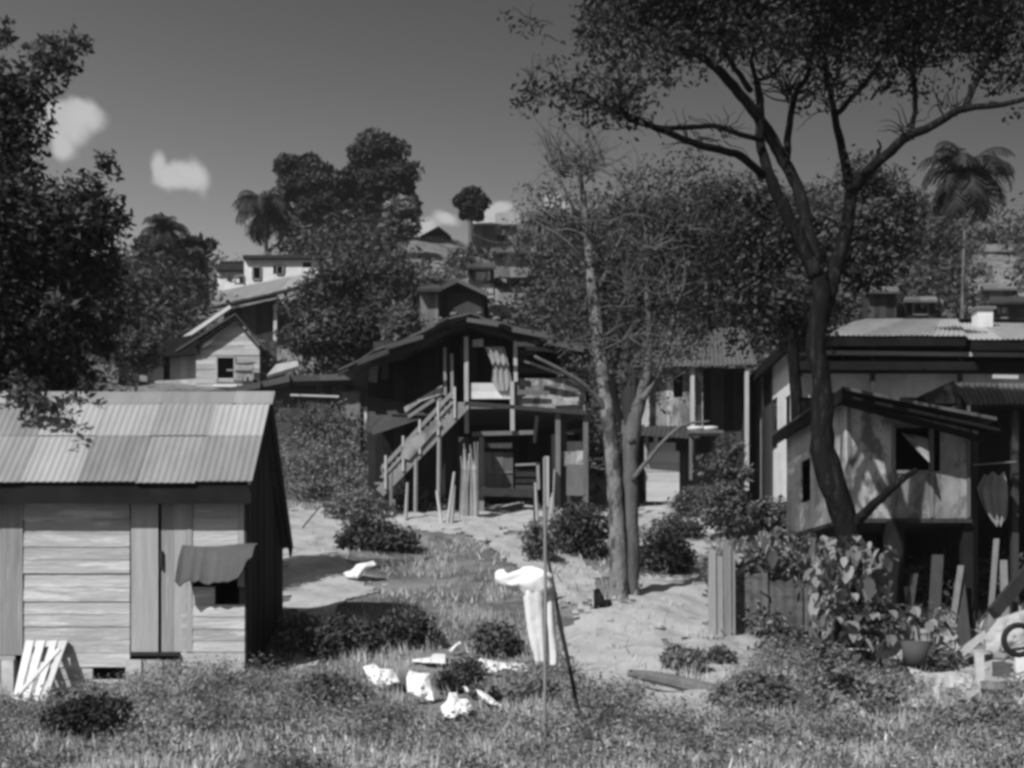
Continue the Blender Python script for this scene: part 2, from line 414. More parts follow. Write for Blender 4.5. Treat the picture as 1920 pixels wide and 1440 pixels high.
V, Fq = grid(np.arange(-9, 10, .09), np.arange(9, 38, .12), .02, keep_sand)
tag(link('path', raw_mesh('path', V, Fq), 'sand', smooth=True), kind='structure')

# ================================================================== near shed on the left
def near_shed():
    s = 150.0; X = lambda px: (px - 960) / s; Z = lambda py: 1.7 + (1150 - py) / s
    o = empty('wooden_shed', (-5.2, 17.2, .8), 'weathered board shed with a pale corrugated iron roof, nearest building on the left', 'shed')
    zb = .62; xr = X(460); xl = -8.6; ze = 3.33
    wall = MB(); Y = 16.0
    boards(wall, (X(45), Y, zb + .1), (1, 0, 0), X(245) - X(45), ze - zb - .1, .165, 'h', holes=[(X(175) - X(45), X(238) - X(45), .1, Z(1243) - zb - .1)], jit=.02, lap=True)
    wall.build('wall_boards', 'old_boards', o); wall = MB()
    boards(wall, (xl, Y, zb), (1, 0, 0), X(-30) - xl, ze - zb, .17, 'h', lap=True)
    wall.build('wall_boards', 'old_boards', o); wall = MB()
    boards(wall, (X(340), Y, zb), (1, 0, 0), xr - X(340) , Z(1100) - zb, .15, 'h', holes=[(X(404) - X(340), X(459) - X(340), Z(1137) - zb, 9)], jit=.025, lap=True)
    wall.build('wall_boards', 'old_boards', o); wall = MB()
    boards(wall, (X(362), Y, Z(1030)), (1, 0, 0), X(447) - X(362), ze - Z(1030), .19, 'h', jit=.01)
    wall.build('wall_boards', 'old_boards', o)
    up = MB()
    boards(up, (X(-30), Y - .02, Z(1228)), (1, 0, 0), X(45) - X(-30), ze - Z(1228), .24, 'v', jit=.004)
    up.build('upright_boards', 'old_boards_upright', o); up = MB()
    boards(up, (X(304), Y - .01, Z(1222)), (1, 0, 0), X(362) - X(304), ze - Z(1222), .2, 'v', jit=.004)
    up.build('upright_boards', 'old_boards_upright', o); up = MB()
    boards(up, (X(447), Y - .01, Z(1100)), (1, 0, 0), xr - X(447), ze - Z(1100), .1, 'v', jit=.004)
    up.beam((X(-30), Y - .05, Z(1233)), (X(32), Y - .05, Z(1233)), .05, .05, .9)
    up.build('upright_boards', 'old_boards_upright', o)
    dr = MB(); boards(dr, (X(248), Y - .03, Z(1222)), (1, 0, 0), X(300) - X(248), ze - Z(1222), .36, 'v', jit=.002, gap=.01)
    d = dr.build('door', 'old_boards_upright', o)
    st = MB(); st.beam((X(247), Y - .065, Z(1226)), (X(338), Y - .065, Z(1226)), .04, .045, .1); st.build('sill', 'dark_boards', d)
    MB().box((X(305), Y - .05, Z(1050)), (.03, .05, .22), 0, .5).build('handle', 'dark_pole', d)
    for a, b, t in ((xl, X(-30), .3), (X(-30), X(30), .2), (X(238), X(340), .8)):
        x = a; bs = MB()
        while x < b - .05:
            w = min(rng.uniform(.15, .32), b - x); bs.box((x + w / 2, Y + .05 - rng.uniform(0, .06), (zb + Z(1235)) / 2 - .1), (w - .012, .16, Z(1235) - zb + .18), 0); x += w
        bs.build('foundation_blocks', 'stone', o)
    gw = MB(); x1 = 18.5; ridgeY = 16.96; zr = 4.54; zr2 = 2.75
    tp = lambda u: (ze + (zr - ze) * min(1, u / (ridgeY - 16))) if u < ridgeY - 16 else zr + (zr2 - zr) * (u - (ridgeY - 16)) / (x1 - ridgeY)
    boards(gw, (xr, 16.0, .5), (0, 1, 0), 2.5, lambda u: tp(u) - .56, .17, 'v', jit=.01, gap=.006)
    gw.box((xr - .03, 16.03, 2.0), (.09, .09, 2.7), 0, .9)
    gw.build('gable_wall', 'dark_boards', o)  # boards coloured dark for the side turned away from the sun
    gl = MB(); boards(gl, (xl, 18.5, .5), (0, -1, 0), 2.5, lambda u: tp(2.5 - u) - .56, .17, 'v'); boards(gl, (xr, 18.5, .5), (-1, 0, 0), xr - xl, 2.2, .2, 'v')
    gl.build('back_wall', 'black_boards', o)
    rf = MB(); xo = -3.18; xL = -8.9
    sheet_roof(rf, (xL, 15.66, 3.31), (xo, 15.66, 3.31), (xo, 16.96, 4.6), (xL, 16.96, 4.6), .72, .085, .0055, rows=2, rag=.02)
    sheet_roof(rf, (xo, 18.62, 2.66), (xL, 18.62, 2.66), (xL, 16.96, 4.6), (xo, 16.96, 4.6), .72, .085, .012, rag=.03)
    r = rf.build('roof', 'zinc', o)
    fc = MB(); fc.beam((xL, 15.72, 3.17), (xo - .02, 15.72, 3.17), .03, .25, .3); fc.build('fascia', 'black_boards', r)  # black and extra deep, standing in for the shadow under the eave
    bg = MB(); bg.beam((xo - .03, 15.68, 3.22), (xo - .03, 16.96, 4.49), .03, .14, .3); bg.beam((xo - .03, 16.96, 4.49), (xo - .03, 18.6, 2.57), .03, .16, .3); bg.build('barge_board', 'dark_boards', r)
    cap = MB()
    x = xL
    while x < xo - .1:
        w = min(rng.uniform(.6, 1.1), xo - x); zz = rng.uniform(0, .015)
        cap.prism([(x, 16.78, 4.45 + zz), (x, 16.96, 4.635 + zz), (x, 17.12, 4.46 + zz), (x, 17.12, 4.44 + zz), (x, 16.96, 4.615 + zz), (x, 16.78, 4.43 + zz)], (w + .04, 0, 0)); x += w
    cap.build('ridge_cap', 'zinc', r)
    # tin hatch cover, ragged below
    n = 16; pts = []; tone = .4; hb = MB(); xa, xb = X(344), X(486)
    low = [Z(1090), Z(1100), Z(1092), Z(1088), Z(1093), Z(1089), Z(1095), Z(1097), Z(1092), Z(1093), Z(1091), Z(1092), Z(1088), Z(1085), Z(1072), Z(1052), Z(1046)]
    for i in range(n + 1):
        u = i / n; x = xa + (xb - xa) * u; zt = Z(1022 + 3 * math.sin(u * 5)); yt = Y - .06; yb = Y - .3 - .01 * math.sin(u * 9)
        wob = .004 * math.sin(u * 23)
        pts += [Vector((x, yt, zt)), Vector((x - .02, (yt + yb) / 2 + wob, (zt + low[i]) / 2 + .05)), Vector((x - .03, yb, low[i]))]
    q = pts + [p + Vector((0, .012, -.012)) for p in pts]; m = len(pts); fs = []
    for i in range(n):
        for k in range(2):
            a = 3 * i + k; fs += [[a, a + 1, a + 4, a + 3], [m + a, m + a + 3, m + a + 4, m + a + 1]]
        fs += [[3 * i, 3 * i + 3, m + 3 * i + 3, m + 3 * i], [3 * i + 2, m + 3 * i + 2, m + 3 * i + 5, 3 * i + 5]]
    hb.poly(q, fs, .1); hb.build('hatch_cover', 'rusty_zinc', o)
near_shed()

def leaning_frame():
    mb = MB(); Y0 = 15.2; Y1 = 15.92
    def Q(u, v): return P(24 + 62 * u + (24 + 16 * u) * v * 1.0, 1316 - 115 * v, Y0 + (Y1 - Y0) * v)
    for a, b in ((0, .2), (.27, .47), (.6, .76), (.84, 1.0)):
        mb.prism([Q(a, 0), Q(b, 0), Q(b + .02, 1), Q(a + .02, 1)], (0, -.022, .004))
    for v in (.06, .55, .9): mb.prism([Q(0, v), Q(1, v), Q(1, v + .1), Q(0, v + .1)], (0, .03, 0))
    mb.prism([Q(.05, .1), Q(.14, .08), Q(.95, .86), Q(.86, .9)], (0, -.05, 0))
    single(mb, 'slatted_frame', 'white_paint', 'white slatted wooden frame leaning on the shed wall', 'frame')
leaning_frame()

# ================================================================== clothes posts and laundry
b0 = GY(1021, 9.9); t0 = P(1021, 858, 9.9)
mb = MB(); mb.tube([b0 - Vector((0, 0, .2)), b0.lerp(t0, .5) + Vector((.008, 0, 0)), t0], [.015, .014, .012], 8)
post = empty('clothes_post', b0, 'thin upright grey clothes post in front of the hanging white trousers', 'post')
mb.build('pole', 'pole_wood', post)
mb = MB(); mb.tube([P(928, 1086, 10.08), P(975, 1084, 10.08), P(1036, 1082, 10.0)], [.008, .01, .012], 6); mb.build('crossbar', 'pole_wood', post)
mb = MB(); b1 = GY(1092, 10.9); ps = [P(1024, 1030, 10.6), P(1040, 1110, 10.65), P(1050, 1170, 10.7), P(1072, 1270, 10.8), b1 - Vector((0, 0, .1))]
mb.tube(ps, [.012, .016, .018, .02, .022], 7, wob=.3)
for a, b in ((P(1046, 1122, 10.66), P(1034, 1126, 10.6)), (P(1046, 1122, 10.66), P(1060, 1118, 10.66)), (P(1053, 1140, 10.7), P(1065, 1138, 10.66))): mb.tube([a, b], [.01, .004], 5)
single(mb, 'clothes_prop', 'dark_pole', 'dark knotty clothes prop leaning against the thin grey post', 'pole')

def trousers():
    o = empty('trousers', P(1020, 1240, 10.0), 'pair of white trousers hanging from the thin clothes post', 'laundry')
    def shell(name, rows, nn=20, amp=.01, seed=0):
        """rows: (px left, px right, py, y depth, thickness)"""
        mb = MB(); R = random.Random(seed); ph = [R.uniform(0, 6) for _ in range(4)]; vs = []
        for j, (l, r, py, Y, th) in enumerate(rows):
            a, b = P(l, py, Y), P(r, py, Y); c = (a + b) / 2; w = (b - a).length / 2
            for k in range(nn):
                t = 2 * math.pi * k / nn; f = 1 + .10 * math.sin(3 * t + ph[0] + j * .25) + .07 * math.sin(5 * t + ph[1] - j * .2)
                vs.append(c + Vector((math.cos(t) * w * (f * .5 + .5), math.sin(t) * th * f, R.uniform(-1, 1) * .003)))
        fs = []
        for j in range(len(rows) - 1):
            for k in range(nn): k2 = (k + 1) % nn; fs.append([j * nn + k2, j * nn + k, (j + 1) * nn + k, (j + 1) * nn + k2])
        fs.append(list(range(nn)))
        vs = [v + Vector((.012 * mnoise.noise(v * 9), .03 * mnoise.noise(Vector((v.x * 22, v.y * 22, v.z * 5))), 0)) for v in vs]
        mb.poly(vs, fs, .6); return mb.build(name, 'cloth', o, True)
    Y = 10.06
    shell('trouser_leg', [(975, 1017, 1098, Y, .05), (980, 1019, 1112, Y, .055), (982, 1019, 1130, Y, .05), (985, 1020, 1160, Y, .045), (991, 1020, 1190, Y, .04), (996, 1020, 1215, Y, .035), (1000, 1019, 1228, Y, .035), (1002, 1020, 1240, Y, .035)], seed=1)
    shell('trouser_leg', [(1012, 1039, 1096, Y + .06, .05), (1018, 1038, 1115, Y + .06, .05), (1020, 1039, 1150, Y + .06, .045), (1023, 1042, 1190, Y + .05, .035), (1027, 1043, 1225, Y + .05, .03), (1031, 1043, 1246, Y + .05, .03)], seed=2)
    # bunched seat and waist, folded over the crossbar and pulled out to the left
    mb = MB(); vs = []; nn = 20; cols = [(929, 1073, 1092, .03), (934, 1069, 1102, .045), (944, 1070, 1103, .05), (950, 1075, 1101, .04), (958, 1072, 1106, .055), (972, 1070, 1107, .06), (982, 1067, 1120, .065), (996, 1066, 1128, .065), (1010, 1067, 1124, .06), (1026, 1069, 1114, .055), (1037, 1072, 1106, .035)]
    R = random.Random(4)
    for j, (px, t, b, th) in enumerate(cols):
        c = P(px, (t + b) / 2, Y); h = (b - t) / 2 / F * Y
        for k in range(nn):
            a = 2 * math.pi * k / nn; f = 1 + .10 * math.sin(3 * a + j * 1.1) + .08 * math.sin(4 * a - j * .7)
            vs.append(c + Vector((R.uniform(-1, 1) * .006, math.sin(a) * th * f, math.cos(a) * h * (f * .6 + .4))))
    fs = [[j * nn + k, j * nn + (k + 1) % nn, (j + 1) * nn + (k + 1) % nn, (j + 1) * nn + k] for j in range(len(cols) - 1) for k in range(nn)]
    fs += [list(range(nn))[::-1], [(len(cols) - 1) * nn + k for k in range(nn)]]
    vs = [v + Vector((0, .05 * mnoise.noise(v * 14), .03 * mnoise.noise(Vector((v.x * 18, v.y * 9, v.z * 6))))) for v in vs]
    mb.poly(vs, fs, .7); mb.build('waist', 'cloth', o, True)
trousers()

def cloth_piece(name, outline, label, lift=.25, seed=0, material='cloth', depth=.35, cat='laundry', Y=None, group=None):
    """rumpled cloth whose outline in plan/height follows the heap it lies on"""
    CL.append([(min(p[0] for p in outline) - 8, min(p[1] for p in outline) - 4), (max(p[0] for p in outline) + 8, min(p[1] for p in outline) - 4), (max(p[0] for p in outline) + 8, max(p[1] for p in outline) + 22), (min(p[0] for p in outline) - 8, max(p[1] for p in outline) + 22)])
    R = random.Random(seed); n = len(outline); cx = sum(p[0] for p in outline) / n; cy = sum(p[1] for p in outline) / n
    ymax = max(p[1] for p in outline); ymin = min(p[1] for p in outline); g = G(cx, ymax + 6)
    Yb = (Y or g.y) - .12; rings = 12; vs = []; m = 48
    per = []
    for k in range(m):
        u = k / m * n; i = int(u); f = u - i; a = outline[i]; b = outline[(i + 1) % n]; per.append((a[0] + (b[0] - a[0]) * f, a[1] + (b[1] - a[1]) * f))
    def D(px, py):
        t = (ymax - py) / max(1, ymax - ymin); Yp = Yb + depth * t + .05 * mnoise.noise(Vector((px * .06, py * .06, seed)))
        return P(px, py, Yp) + Vector((0, -.05 * mnoise.noise(Vector((px * .11, py * .11, seed + 5))), 0))
    for r in range(rings):
        s = r / (rings - 1)
        for (x, y) in per:
            vs.append(D(cx + (x - cx) * s, cy + (y - cy) * s) + Vector((0, -.07 * (1 - s * s), 0)))
    fs = [[r * m + k, r * m + (k + 1) % m, (r + 1) * m + (k + 1) % m, (r + 1) * m + k] for r in range(rings - 1) for k in range(m)]
    q = len(vs); last = (rings - 1) * m
    vs += [v + Vector((0, .03, -.01)) for v in vs[last:last + m]]
    fs += [[last + k, last + (k + 1) % m, q + (k + 1) % m, q + k] for k in range(m)] + [[q + k for k in range(m)]]
    mb = MB(); mb.poly([v + Vector((0, .022 * mnoise.noise(v * 9 + Vector((seed, 0, 0))), .008 * mnoise.noise(v * 14))) for v in vs], fs, .6); return single(mb, name, material, label, cat, group, smooth=True)
CL = [[(20, 1190), (150, 1190), (150, 1330), (10, 1335)], [(170, 1240), (245, 1240), (245, 1290), (170, 1290)]]
LG = 'white laundry spread on the weeds to dry'
cloth_piece('shirt', [(680, 1250), (702, 1244), (712, 1253), (738, 1254), (745, 1270), (752, 1280), (728, 1284), (716, 1290), (694, 1278)], 'crumpled white cloth at the left end of the spread laundry', seed=1, group=LG)
cloth_piece('shirt', [(762, 1272), (768, 1256), (790, 1262), (806, 1262), (808, 1282), (815, 1314), (800, 1311), (782, 1306), (764, 1300)], 'large white shirt with a ragged hem, right of the leftmost white cloth', seed=2, group=LG)
cloth_piece('shirt', [(826, 1325), (838, 1314), (842, 1298), (856, 1298), (860, 1310), (876, 1310), (886, 1326), (876, 1341), (860, 1338), (850, 1347), (832, 1344)], 'white crumpled cloth lying nearest the camera', seed=3, group=LG)
cloth_piece('towel', [(772, 1236), (808, 1232), (812, 1226), (836, 1226), (836, 1244), (806, 1243), (775, 1241)], 'flat white towel behind the large white shirt', seed=4, group=LG)
cloth_piece('shirt', [(896, 1234), (940, 1241), (985, 1244), (992, 1256), (980, 1262), (950, 1255), (925, 1262), (906, 1261)], 'long white cloth stretched to the foot of the trousers', seed=5, group=LG)
cloth_piece('rag', [(892, 1292), (902, 1296), (915, 1302), (932, 1316), (942, 1324), (925, 1322), (905, 1312)], 'small narrow white rag right of the nearest cloth', seed=6, group=LG)
cloth_piece('rag', [(868, 1286), (882, 1290), (888, 1298), (876, 1299)], 'tiny white rag between the nearest cloth and the narrow rag', seed=7, group=LG, depth=.15)
cloth_piece('shirt', [(644, 1074), (660, 1068), (668, 1058), (700, 1052), (706, 1058), (684, 1070), (670, 1084), (650, 1082)], 'white cloth lying on the bush above the grass slope', seed=8, group=LG)
cloth_piece('rag', [(840, 1220), (862, 1202), (866, 1206), (846, 1224)], 'narrow pale strip of cloth standing up behind the white towel', seed=9, group=LG, depth=.1)

# ================================================================== houses
def sx(px, Y): return (px - CX) / F * Y
def sz(py, Y): return CZ + (HZ - py) / F * Y
def wallpx(mb, Y, x0, x1, y0, y1, bw=.2, mode='v', holes=(), **k):
    """plank wall facing the camera at depth Y, limits and holes given as the photo shows them"""
    O = (sx(x0, Y), Y, sz(y1, Y)); w = sx(x1, Y) - sx(x0, Y); top = k.pop('top', None)
    hs = [(sx(a, Y) - O[0], sx(b, Y) - O[0], sz(d, Y) - O[2], sz(c, Y) - O[2]) for a, b, c, d in holes]
    t = (lambda u: sz(float(np.interp(CX + (O[0] + u) / Y * F, [p[0] for p in top], [p[1] for p in top])), Y) - O[2]) if top else sz(y0, Y) - O[2]
    return boards(mb, O, (1, 0, 0), w, t, bw, mode, hs, **k)
def sidewall(mb, X, Ya, Yb, z0, z1, bw=.25, **k):
    if Ya < Yb: return boards(mb, (X, Ya, z0), (0, 1, 0), Yb - Ya, z1 - z0, bw, 'v', **k)
    return boards(mb, (X, Ya, z0), (0, -1, 0), Ya - Yb, z1 - z0, bw, 'v', **k)
def frame_px(mb, Y, x0, x1, y0, y1, t=.06, d=.05):
    for a, b in (((x0, y0), (x1, y0)), ((x0, y1), (x1, y1)), ((x0, y0), (x0, y1)), ((x1, y0), (x1, y1))):
        mb.beam(P(a[0], a[1], Y), P(b[0], b[1], Y), t, d, up=(0, 1, 0))
    return mb

def central_house():
    o = empty('timber_house', GY(930, 33), 'dark two storey timber house with posts, a white railing and an outside stair', 'house')
    Yf, Yb = 31.0, 33.4
    # roof: sagging sheets seen from below and in front
    line = [(634, 694), (664, 680), (700, 657), (745, 640), (792, 620), (838, 596), (880, 585), (920, 597), (958, 608), (1010, 622), (1060, 640), (1100, 652), (1112, 662)]
    rf = MB()
    for (a, b) in zip(line[:-1], line[1:]):
        for k in range(2):
            u0, u1 = k / 2, (k + 1) / 2 + .03
            pa = (a[0] + (b[0] - a[0]) * u0, a[1] + (b[1] - a[1]) * u0); pb = (a[0] + (b[0] - a[0]) * u1, a[1] + (b[1] - a[1]) * u1)
            y0 = 30.3 + rng.uniform(-.12, .12); A = P(pa[0], pa[1], y0); B = P(pb[0], pb[1], y0); up = Vector((0, 5.6, .55))
            dn = Vector((0, 0, -.05)); j = Vector((0, 0, rng.uniform(-.03, .03)))
            rf.poly([A + j, B + j, B + j + up, A + j + up, A + j + dn, B + j + dn, B + j + dn + up, A + j + dn + up], [[0, 3, 2, 1], [4, 5, 6, 7], [0, 1, 5, 4], [1, 2, 6, 5], [2, 3, 7, 6], [3, 0, 4, 7]])
    r = rf.build('roof', 'dark_zinc', o)
    fs = MB()
    for (a, b) in zip(line[:-1], line[1:]): fs.beam(P(a[0], a[1] + 9, 30.5), P(b[0], b[1] + 9, 30.5), .04, .16, up=(0, 1, 0))
    for (a, b) in zip(line[1:-2], line[2:-1]): fs.beam(P(a[0], a[1] + 26, 31.0), P(b[0], b[1] + 26, 31.0), .05, .22, up=(0, 1, 0))
    fs.build('fascia', 'dark_boards', r)
    # upper storey
    mb = MB()
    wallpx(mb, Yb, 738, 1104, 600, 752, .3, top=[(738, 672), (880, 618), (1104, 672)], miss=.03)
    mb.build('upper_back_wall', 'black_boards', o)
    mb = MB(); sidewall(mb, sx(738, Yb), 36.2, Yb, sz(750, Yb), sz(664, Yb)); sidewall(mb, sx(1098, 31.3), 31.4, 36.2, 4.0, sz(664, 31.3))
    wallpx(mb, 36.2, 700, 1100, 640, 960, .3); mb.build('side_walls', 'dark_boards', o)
    mb = MB(); wallpx(mb, 31.25, 968, 1098, 0, 700, .14, 'h', top=[(968, 656), (1098, 676)], holes=[(990, 1062, 664, 690)], jit=.03); mb.build('upper_right_wall', 'dark_boards', o)
    mb = MB(); wallpx(mb, 31.2, 966, 1098, 700, 772, .16, 'h', jit=.05, miss=.1); mb.build('patched_wall', 'patched_boards', o)
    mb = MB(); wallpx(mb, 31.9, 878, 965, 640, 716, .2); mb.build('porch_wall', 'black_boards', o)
    mb = MB(); wallpx(mb, 31.02, 881, 958, 718, 748, .2, 'h', jit=.01); mb.build('porch_railing', 'white_paint', o)
    mb = MB(); mb.prism([P(886, 637, 31.1), P(906, 635, 31.1), P(906, 650, 31.1), P(886, 650, 31.1)], (0, .03, 0), .4); mb.build('vent_panel', 'pale_boards', o)
    # curtain
    mb = MB(); vs = []; nx, nz = 14, 8
    edges = [(908, 945, 650), (914, 949, 662), (920, 952, 676), (924, 955, 690), (923, 957, 702), (922, 960, 714), (928, 958, 724), (934, 954, 733)]
    for (l, r_, py) in edges:
        for k in range(nx + 1): vs.append(P(l + (r_ - l) * k / nx, py, 30.9 + .04 * math.sin(k * 1.5)))
    fq = [[j * (nx + 1) + k, (j + 1) * (nx + 1) + k, (j + 1) * (nx + 1) + k + 1, j * (nx + 1) + k + 1] for j in range(nz - 1) for k in range(nx)]
    mb.poly(vs, fq, .5); c = mb.build('curtain', 'grey_cloth', o, True)
    for px, a, b, w, m_ in ((874, 632, 812, .10, 'pale_pole'), (966, 640, 716, .09, 'pale_pole'), (960, 716, 808, .10, 'pale_pole'), (834, 652, 742, .07, 'pole_wood'), (847, 664, 748, .07, 'pole_wood')):
        MB().beam(P(px, a, 30.95), P(px + 1, b, 30.95), w, w, .5, up=(0, 1, 0)).build('post', m_, o)
    mb = MB(); mb.beam(P(966, 644, 30.95), P(1010, 644, 30.95), .06, .08, .6, up=(0, 1, 0)); mb.build('rail', 'pale_pole', o)
    mb = MB(); mb.prism([P(872, 752, 30.9), P(1100, 770, 30.9), P(1100, 778, 30.9), P(872, 760, 30.9)], (0, 4.6, 0), .4); mb.build('upper_floor', 'dark_boards', o)
    mb = MB(); mb.beam(P(882, 764, 30.94), P(960, 764, 30.94), .06, .05, .6, up=(0, 1, 0)); mb.beam(P(885, 814, 31.1), P(1000, 811, 31.1), .1, .1, .5, up=(0, 1, 0)); mb.build('cross_beam', 'grey_boards', o)
    # ground storey
    mb = MB(); wallpx(mb, 31.4, 896, 962, 848, 918, .28, 'v', jit=.02); wallpx(mb, 31.38, 896, 962, 884, 887, .05, 'h'); mb.build('lower_wall', 'grey_boards', o)
    for (x0, x1, y0, y1) in ((898, 960, 850, 866), (898, 930, 888, 914)):
        pass
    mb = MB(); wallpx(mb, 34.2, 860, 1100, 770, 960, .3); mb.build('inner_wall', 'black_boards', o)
    mb = MB(); wallpx(mb, 31.3, 1048, 1100, 778, 950, .18, holes=[(1060, 1078, 790, 806), (1082, 1096, 786, 804), (1062, 1074, 814, 828), (1080, 1096, 812, 828)]); mb.build('lower_right_wall', 'dark_boards', o)
    mb = MB(); wallpx(mb, 31.22, 1052, 1102, 846, 874, .3, jit=.02); s_ = mb.build('shutter', 'patched_boards', o)
    g = MB(); g.beam(P(966, 872, 31.2), P(1010, 870, 31.2), .05, .06, .6, up=(0, 1, 0)); g.beam(P(1008, 868, 31.2), P(1010, 918, 31.2), .07, .06, .6, up=(0, 1, 0))
    gt = g.build('gate', 'pole_wood', o)
    g = MB(); wallpx(g, 31.3, 966, 1008, 878, 918, .16, 'h', gap=.05); g.build('slats', 'dark_boards', gt)
    mb = MB(); mb.beam(P(1025, 856, 30.7), P(1025, 950, 30.7), .11, .11, .6, up=(0, 1, 0)); mb.build('post', 'pale_pole', o)
    for px, a, b in ((903, 820, 960), (1046, 776, 950), (824, 735, 960), (1098, 776, 960)):
        MB().beam(P(px, a, 31.1), P(px, b, 31.1), .12, .12, up=(0, 1, 0)).build('post', 'grey_boards', o)
    mb = MB(); mb.beam(P(888, 922, 31.0), P(1000, 925, 31.0), .2, .12, .3, up=(0, 1, 0)); wallpx(mb, 31.4, 860, 896, 820, 955, .2); mb.build('sill_beam', 'dark_boards', o)
    # lean-to on the left with its plank fence
    mb = MB(); mb.prism([P(690, 745, 31.6), P(752, 755, 31.6), P(830, 772, 31.6), P(700, 815, 30.4), P(686, 806, 30.4)], (0, .1, .05), .3); mb.build('lean_to_roof', 'dark_zinc', o)
    mb = MB(); x = 686
    while x < 752:
        if rng.random() < .85: mb.beam(P(x, 772 + (x - 686) * -.05 + rng.uniform(-3, 3), 31.5), P(x, 806 - (x - 686) * .28, 31.5), .10 * rng.uniform(.6, 1.3), .03, up=(0, 1, 0))
        x += rng.uniform(7, 11)
    mb.build('picket', 'patched_boards', o)['kind'] = 'stuff'
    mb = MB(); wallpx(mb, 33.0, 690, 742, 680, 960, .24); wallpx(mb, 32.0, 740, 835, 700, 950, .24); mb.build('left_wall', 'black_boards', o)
    # outside stair
    Ys = 30.3
    def S(u, dy=0, Y=Ys): return P(868 + (712 - 868) * u, 742 + (902 - 742) * u + dy, Y)
    st = empty('outside_stair', GY(790, 30.3), 'rickety wooden outside stair climbing to the porch of the dark timber house', 'stairs')
    for Y in (30.0, 30.9): MB().beam(S(-.02, 22, Y), S(1, 22, Y), .06, .24, .4).build('stringer', 'pole_wood', st)
    n = 13
    for i in range(n):
        u = (i + .5) / n; c = S(u, 14, 30.45); MB().box(c, (.3, .95, .045), rng.uniform(-.05, .05)).build('tread', 'pole_wood', st)
    for dy, w, m_ in ((-26, .09, 'pole_wood'), (-8, .06, 'pole_wood')):
        MB().beam(S(.12, dy, 29.96), S(.97, dy + 6, 29.96), .06, w, .6).build('handrail', m_, st)
    mb = MB(); mb.prism([P(757, 764, 31.0), P(829, 722, 31.0), P(833, 738, 31.0), P(790, 752, 31.0), P(760, 774, 31.0)], (0, .04, 0), .5); mb.build('side_panel', 'patched_boards', st)
    mb = MB(); mb.prism([P(752, 838, 29.9), P(822, 784, 29.9), P(828, 796, 29.9), P(800, 826, 29.9), P(768, 862, 29.9), P(752, 858, 29.9)], (0, .03, 0), .35); mb.build('side_panel', 'patched_boards', st)
    for u in (.1, .3, .52, .72, .93):
        h = rng.uniform(30, 42); MB().beam(S(u, 26, 29.93), S(u, -h, 29.93), .05, .05, .7, up=(0, 1, 0)).build('baluster', 'pale_pole', st)
    for i in range(16):
        u = .05 + i * .058; MB().beam(S(u, 24, 29.98), S(u + .06, -22, 29.98), .04, .03, rng.random(), up=(0, 1, 0)).build('baluster', 'pole_wood', st)
    for px, a, b in ((824, 760, 935), (780, 860, 960), (735, 880, 960)):
        MB().tube([P(px, a, 30.0), P(px + rng.uniform(-3, 3), b, 30.0)], .05, 6).build('post', 'pole_wood', st)
    # bundle of sticks beside the stair
    for i in range(16):
        bx = rng.uniform(856, 896); mbs = MB(); b = GY(876 + (bx - 876) * 1.3, 30.2); tx = bx + rng.uniform(-9, 9) * 1.2
        mbs.tube([b - Vector((0, 0, .05)), P((bx + tx) / 2 + 2, 880, 29.9), P(tx, rng.uniform(826, 872), 29.95)], [.035, .028, .018], 5)
        single(mbs, 'cut_branch', 'pale_pole' if i % 2 else 'pole_wood', 'thin cut branch in the bundle propped under the porch of the dark timber house', 'branch', 'bundle of cut branches under the porch')
    for i, (px, h, ln) in enumerate(((1000, 918, 5), (1008, 905, -4), (1031, 932, 3), (1039, 925, -3), (760, 905, 4), (838, 885, 14), (829, 920, -10), (846, 910, 6))):
        b = GY(px, 28.5); mbs = MB(); mbs.tube([b - Vector((0, 0, .1)), P(px + ln, h, 28.6)], [.05, .03], 6)
        single(mbs, 'stake', 'pale_pole', 'pale rough stake standing in the rubbish before the dark timber house', 'stake', 'rough stakes before the timber house')
central_house()
def patch_boards(parent_name):
    R = random.Random(17); o = bpy.data.objects[parent_name]
    for (px, py, w, h, Y, m_, a) in [(700, 668, 60, 9, 30.15, 'dark_zinc', -.35), (760, 640, 70, 10, 30.1, 'dark_zinc', -.3), (1000, 624, 80, 10, 30.1, 'dark_zinc', .2), (1060, 648, 70, 10, 30.1, 'rusty_zinc', .2), (905, 604, 60, 8, 30.1, 'dark_zinc', .15), (1030, 656, 90, 8, 30.9, 'grey_boards', .08), (1020, 690, 80, 5, 31.0, 'pole_wood', .35), (1000, 735, 60, 8, 31.0, 'grey_boards', .02), (1060, 750, 50, 8, 31.0, 'patched_boards', -.05),
                                  (930, 835, 60, 9, 31.2, 'dark_boards', .02), (1080, 900, 36, 60, 31.1, 'grey_boards', 0), (1005, 800, 6, 60, 31.0, 'dark_boards', .1), (700, 700, 16, 34, 31.5, 'grey_boards', .1), (722, 690, 12, 40, 31.5, 'dark_boards', .05), (790, 765, 60, 7, 30.8, 'pole_wood', -.6), (1040, 860, 12, 90, 31.2, 'dark_boards', 0), (985, 645, 44, 6, 30.9, 'pale_pole', .05)]:
        c, s_ = math.cos(a), math.sin(a); pt = lambda x, y: P(px + x * c - y * s_, py + x * s_ + y * c, Y)
        mb = MB(); mb.prism([pt(-w / 2, -h / 2), pt(w / 2, -h / 2 + R.uniform(-2, 2)), pt(w / 2, h / 2), pt(-w / 2, h / 2 + R.uniform(-2, 2))], (0, .03, 0)); mb.build('patch_board', m_, o)
patch_boards('timber_house')

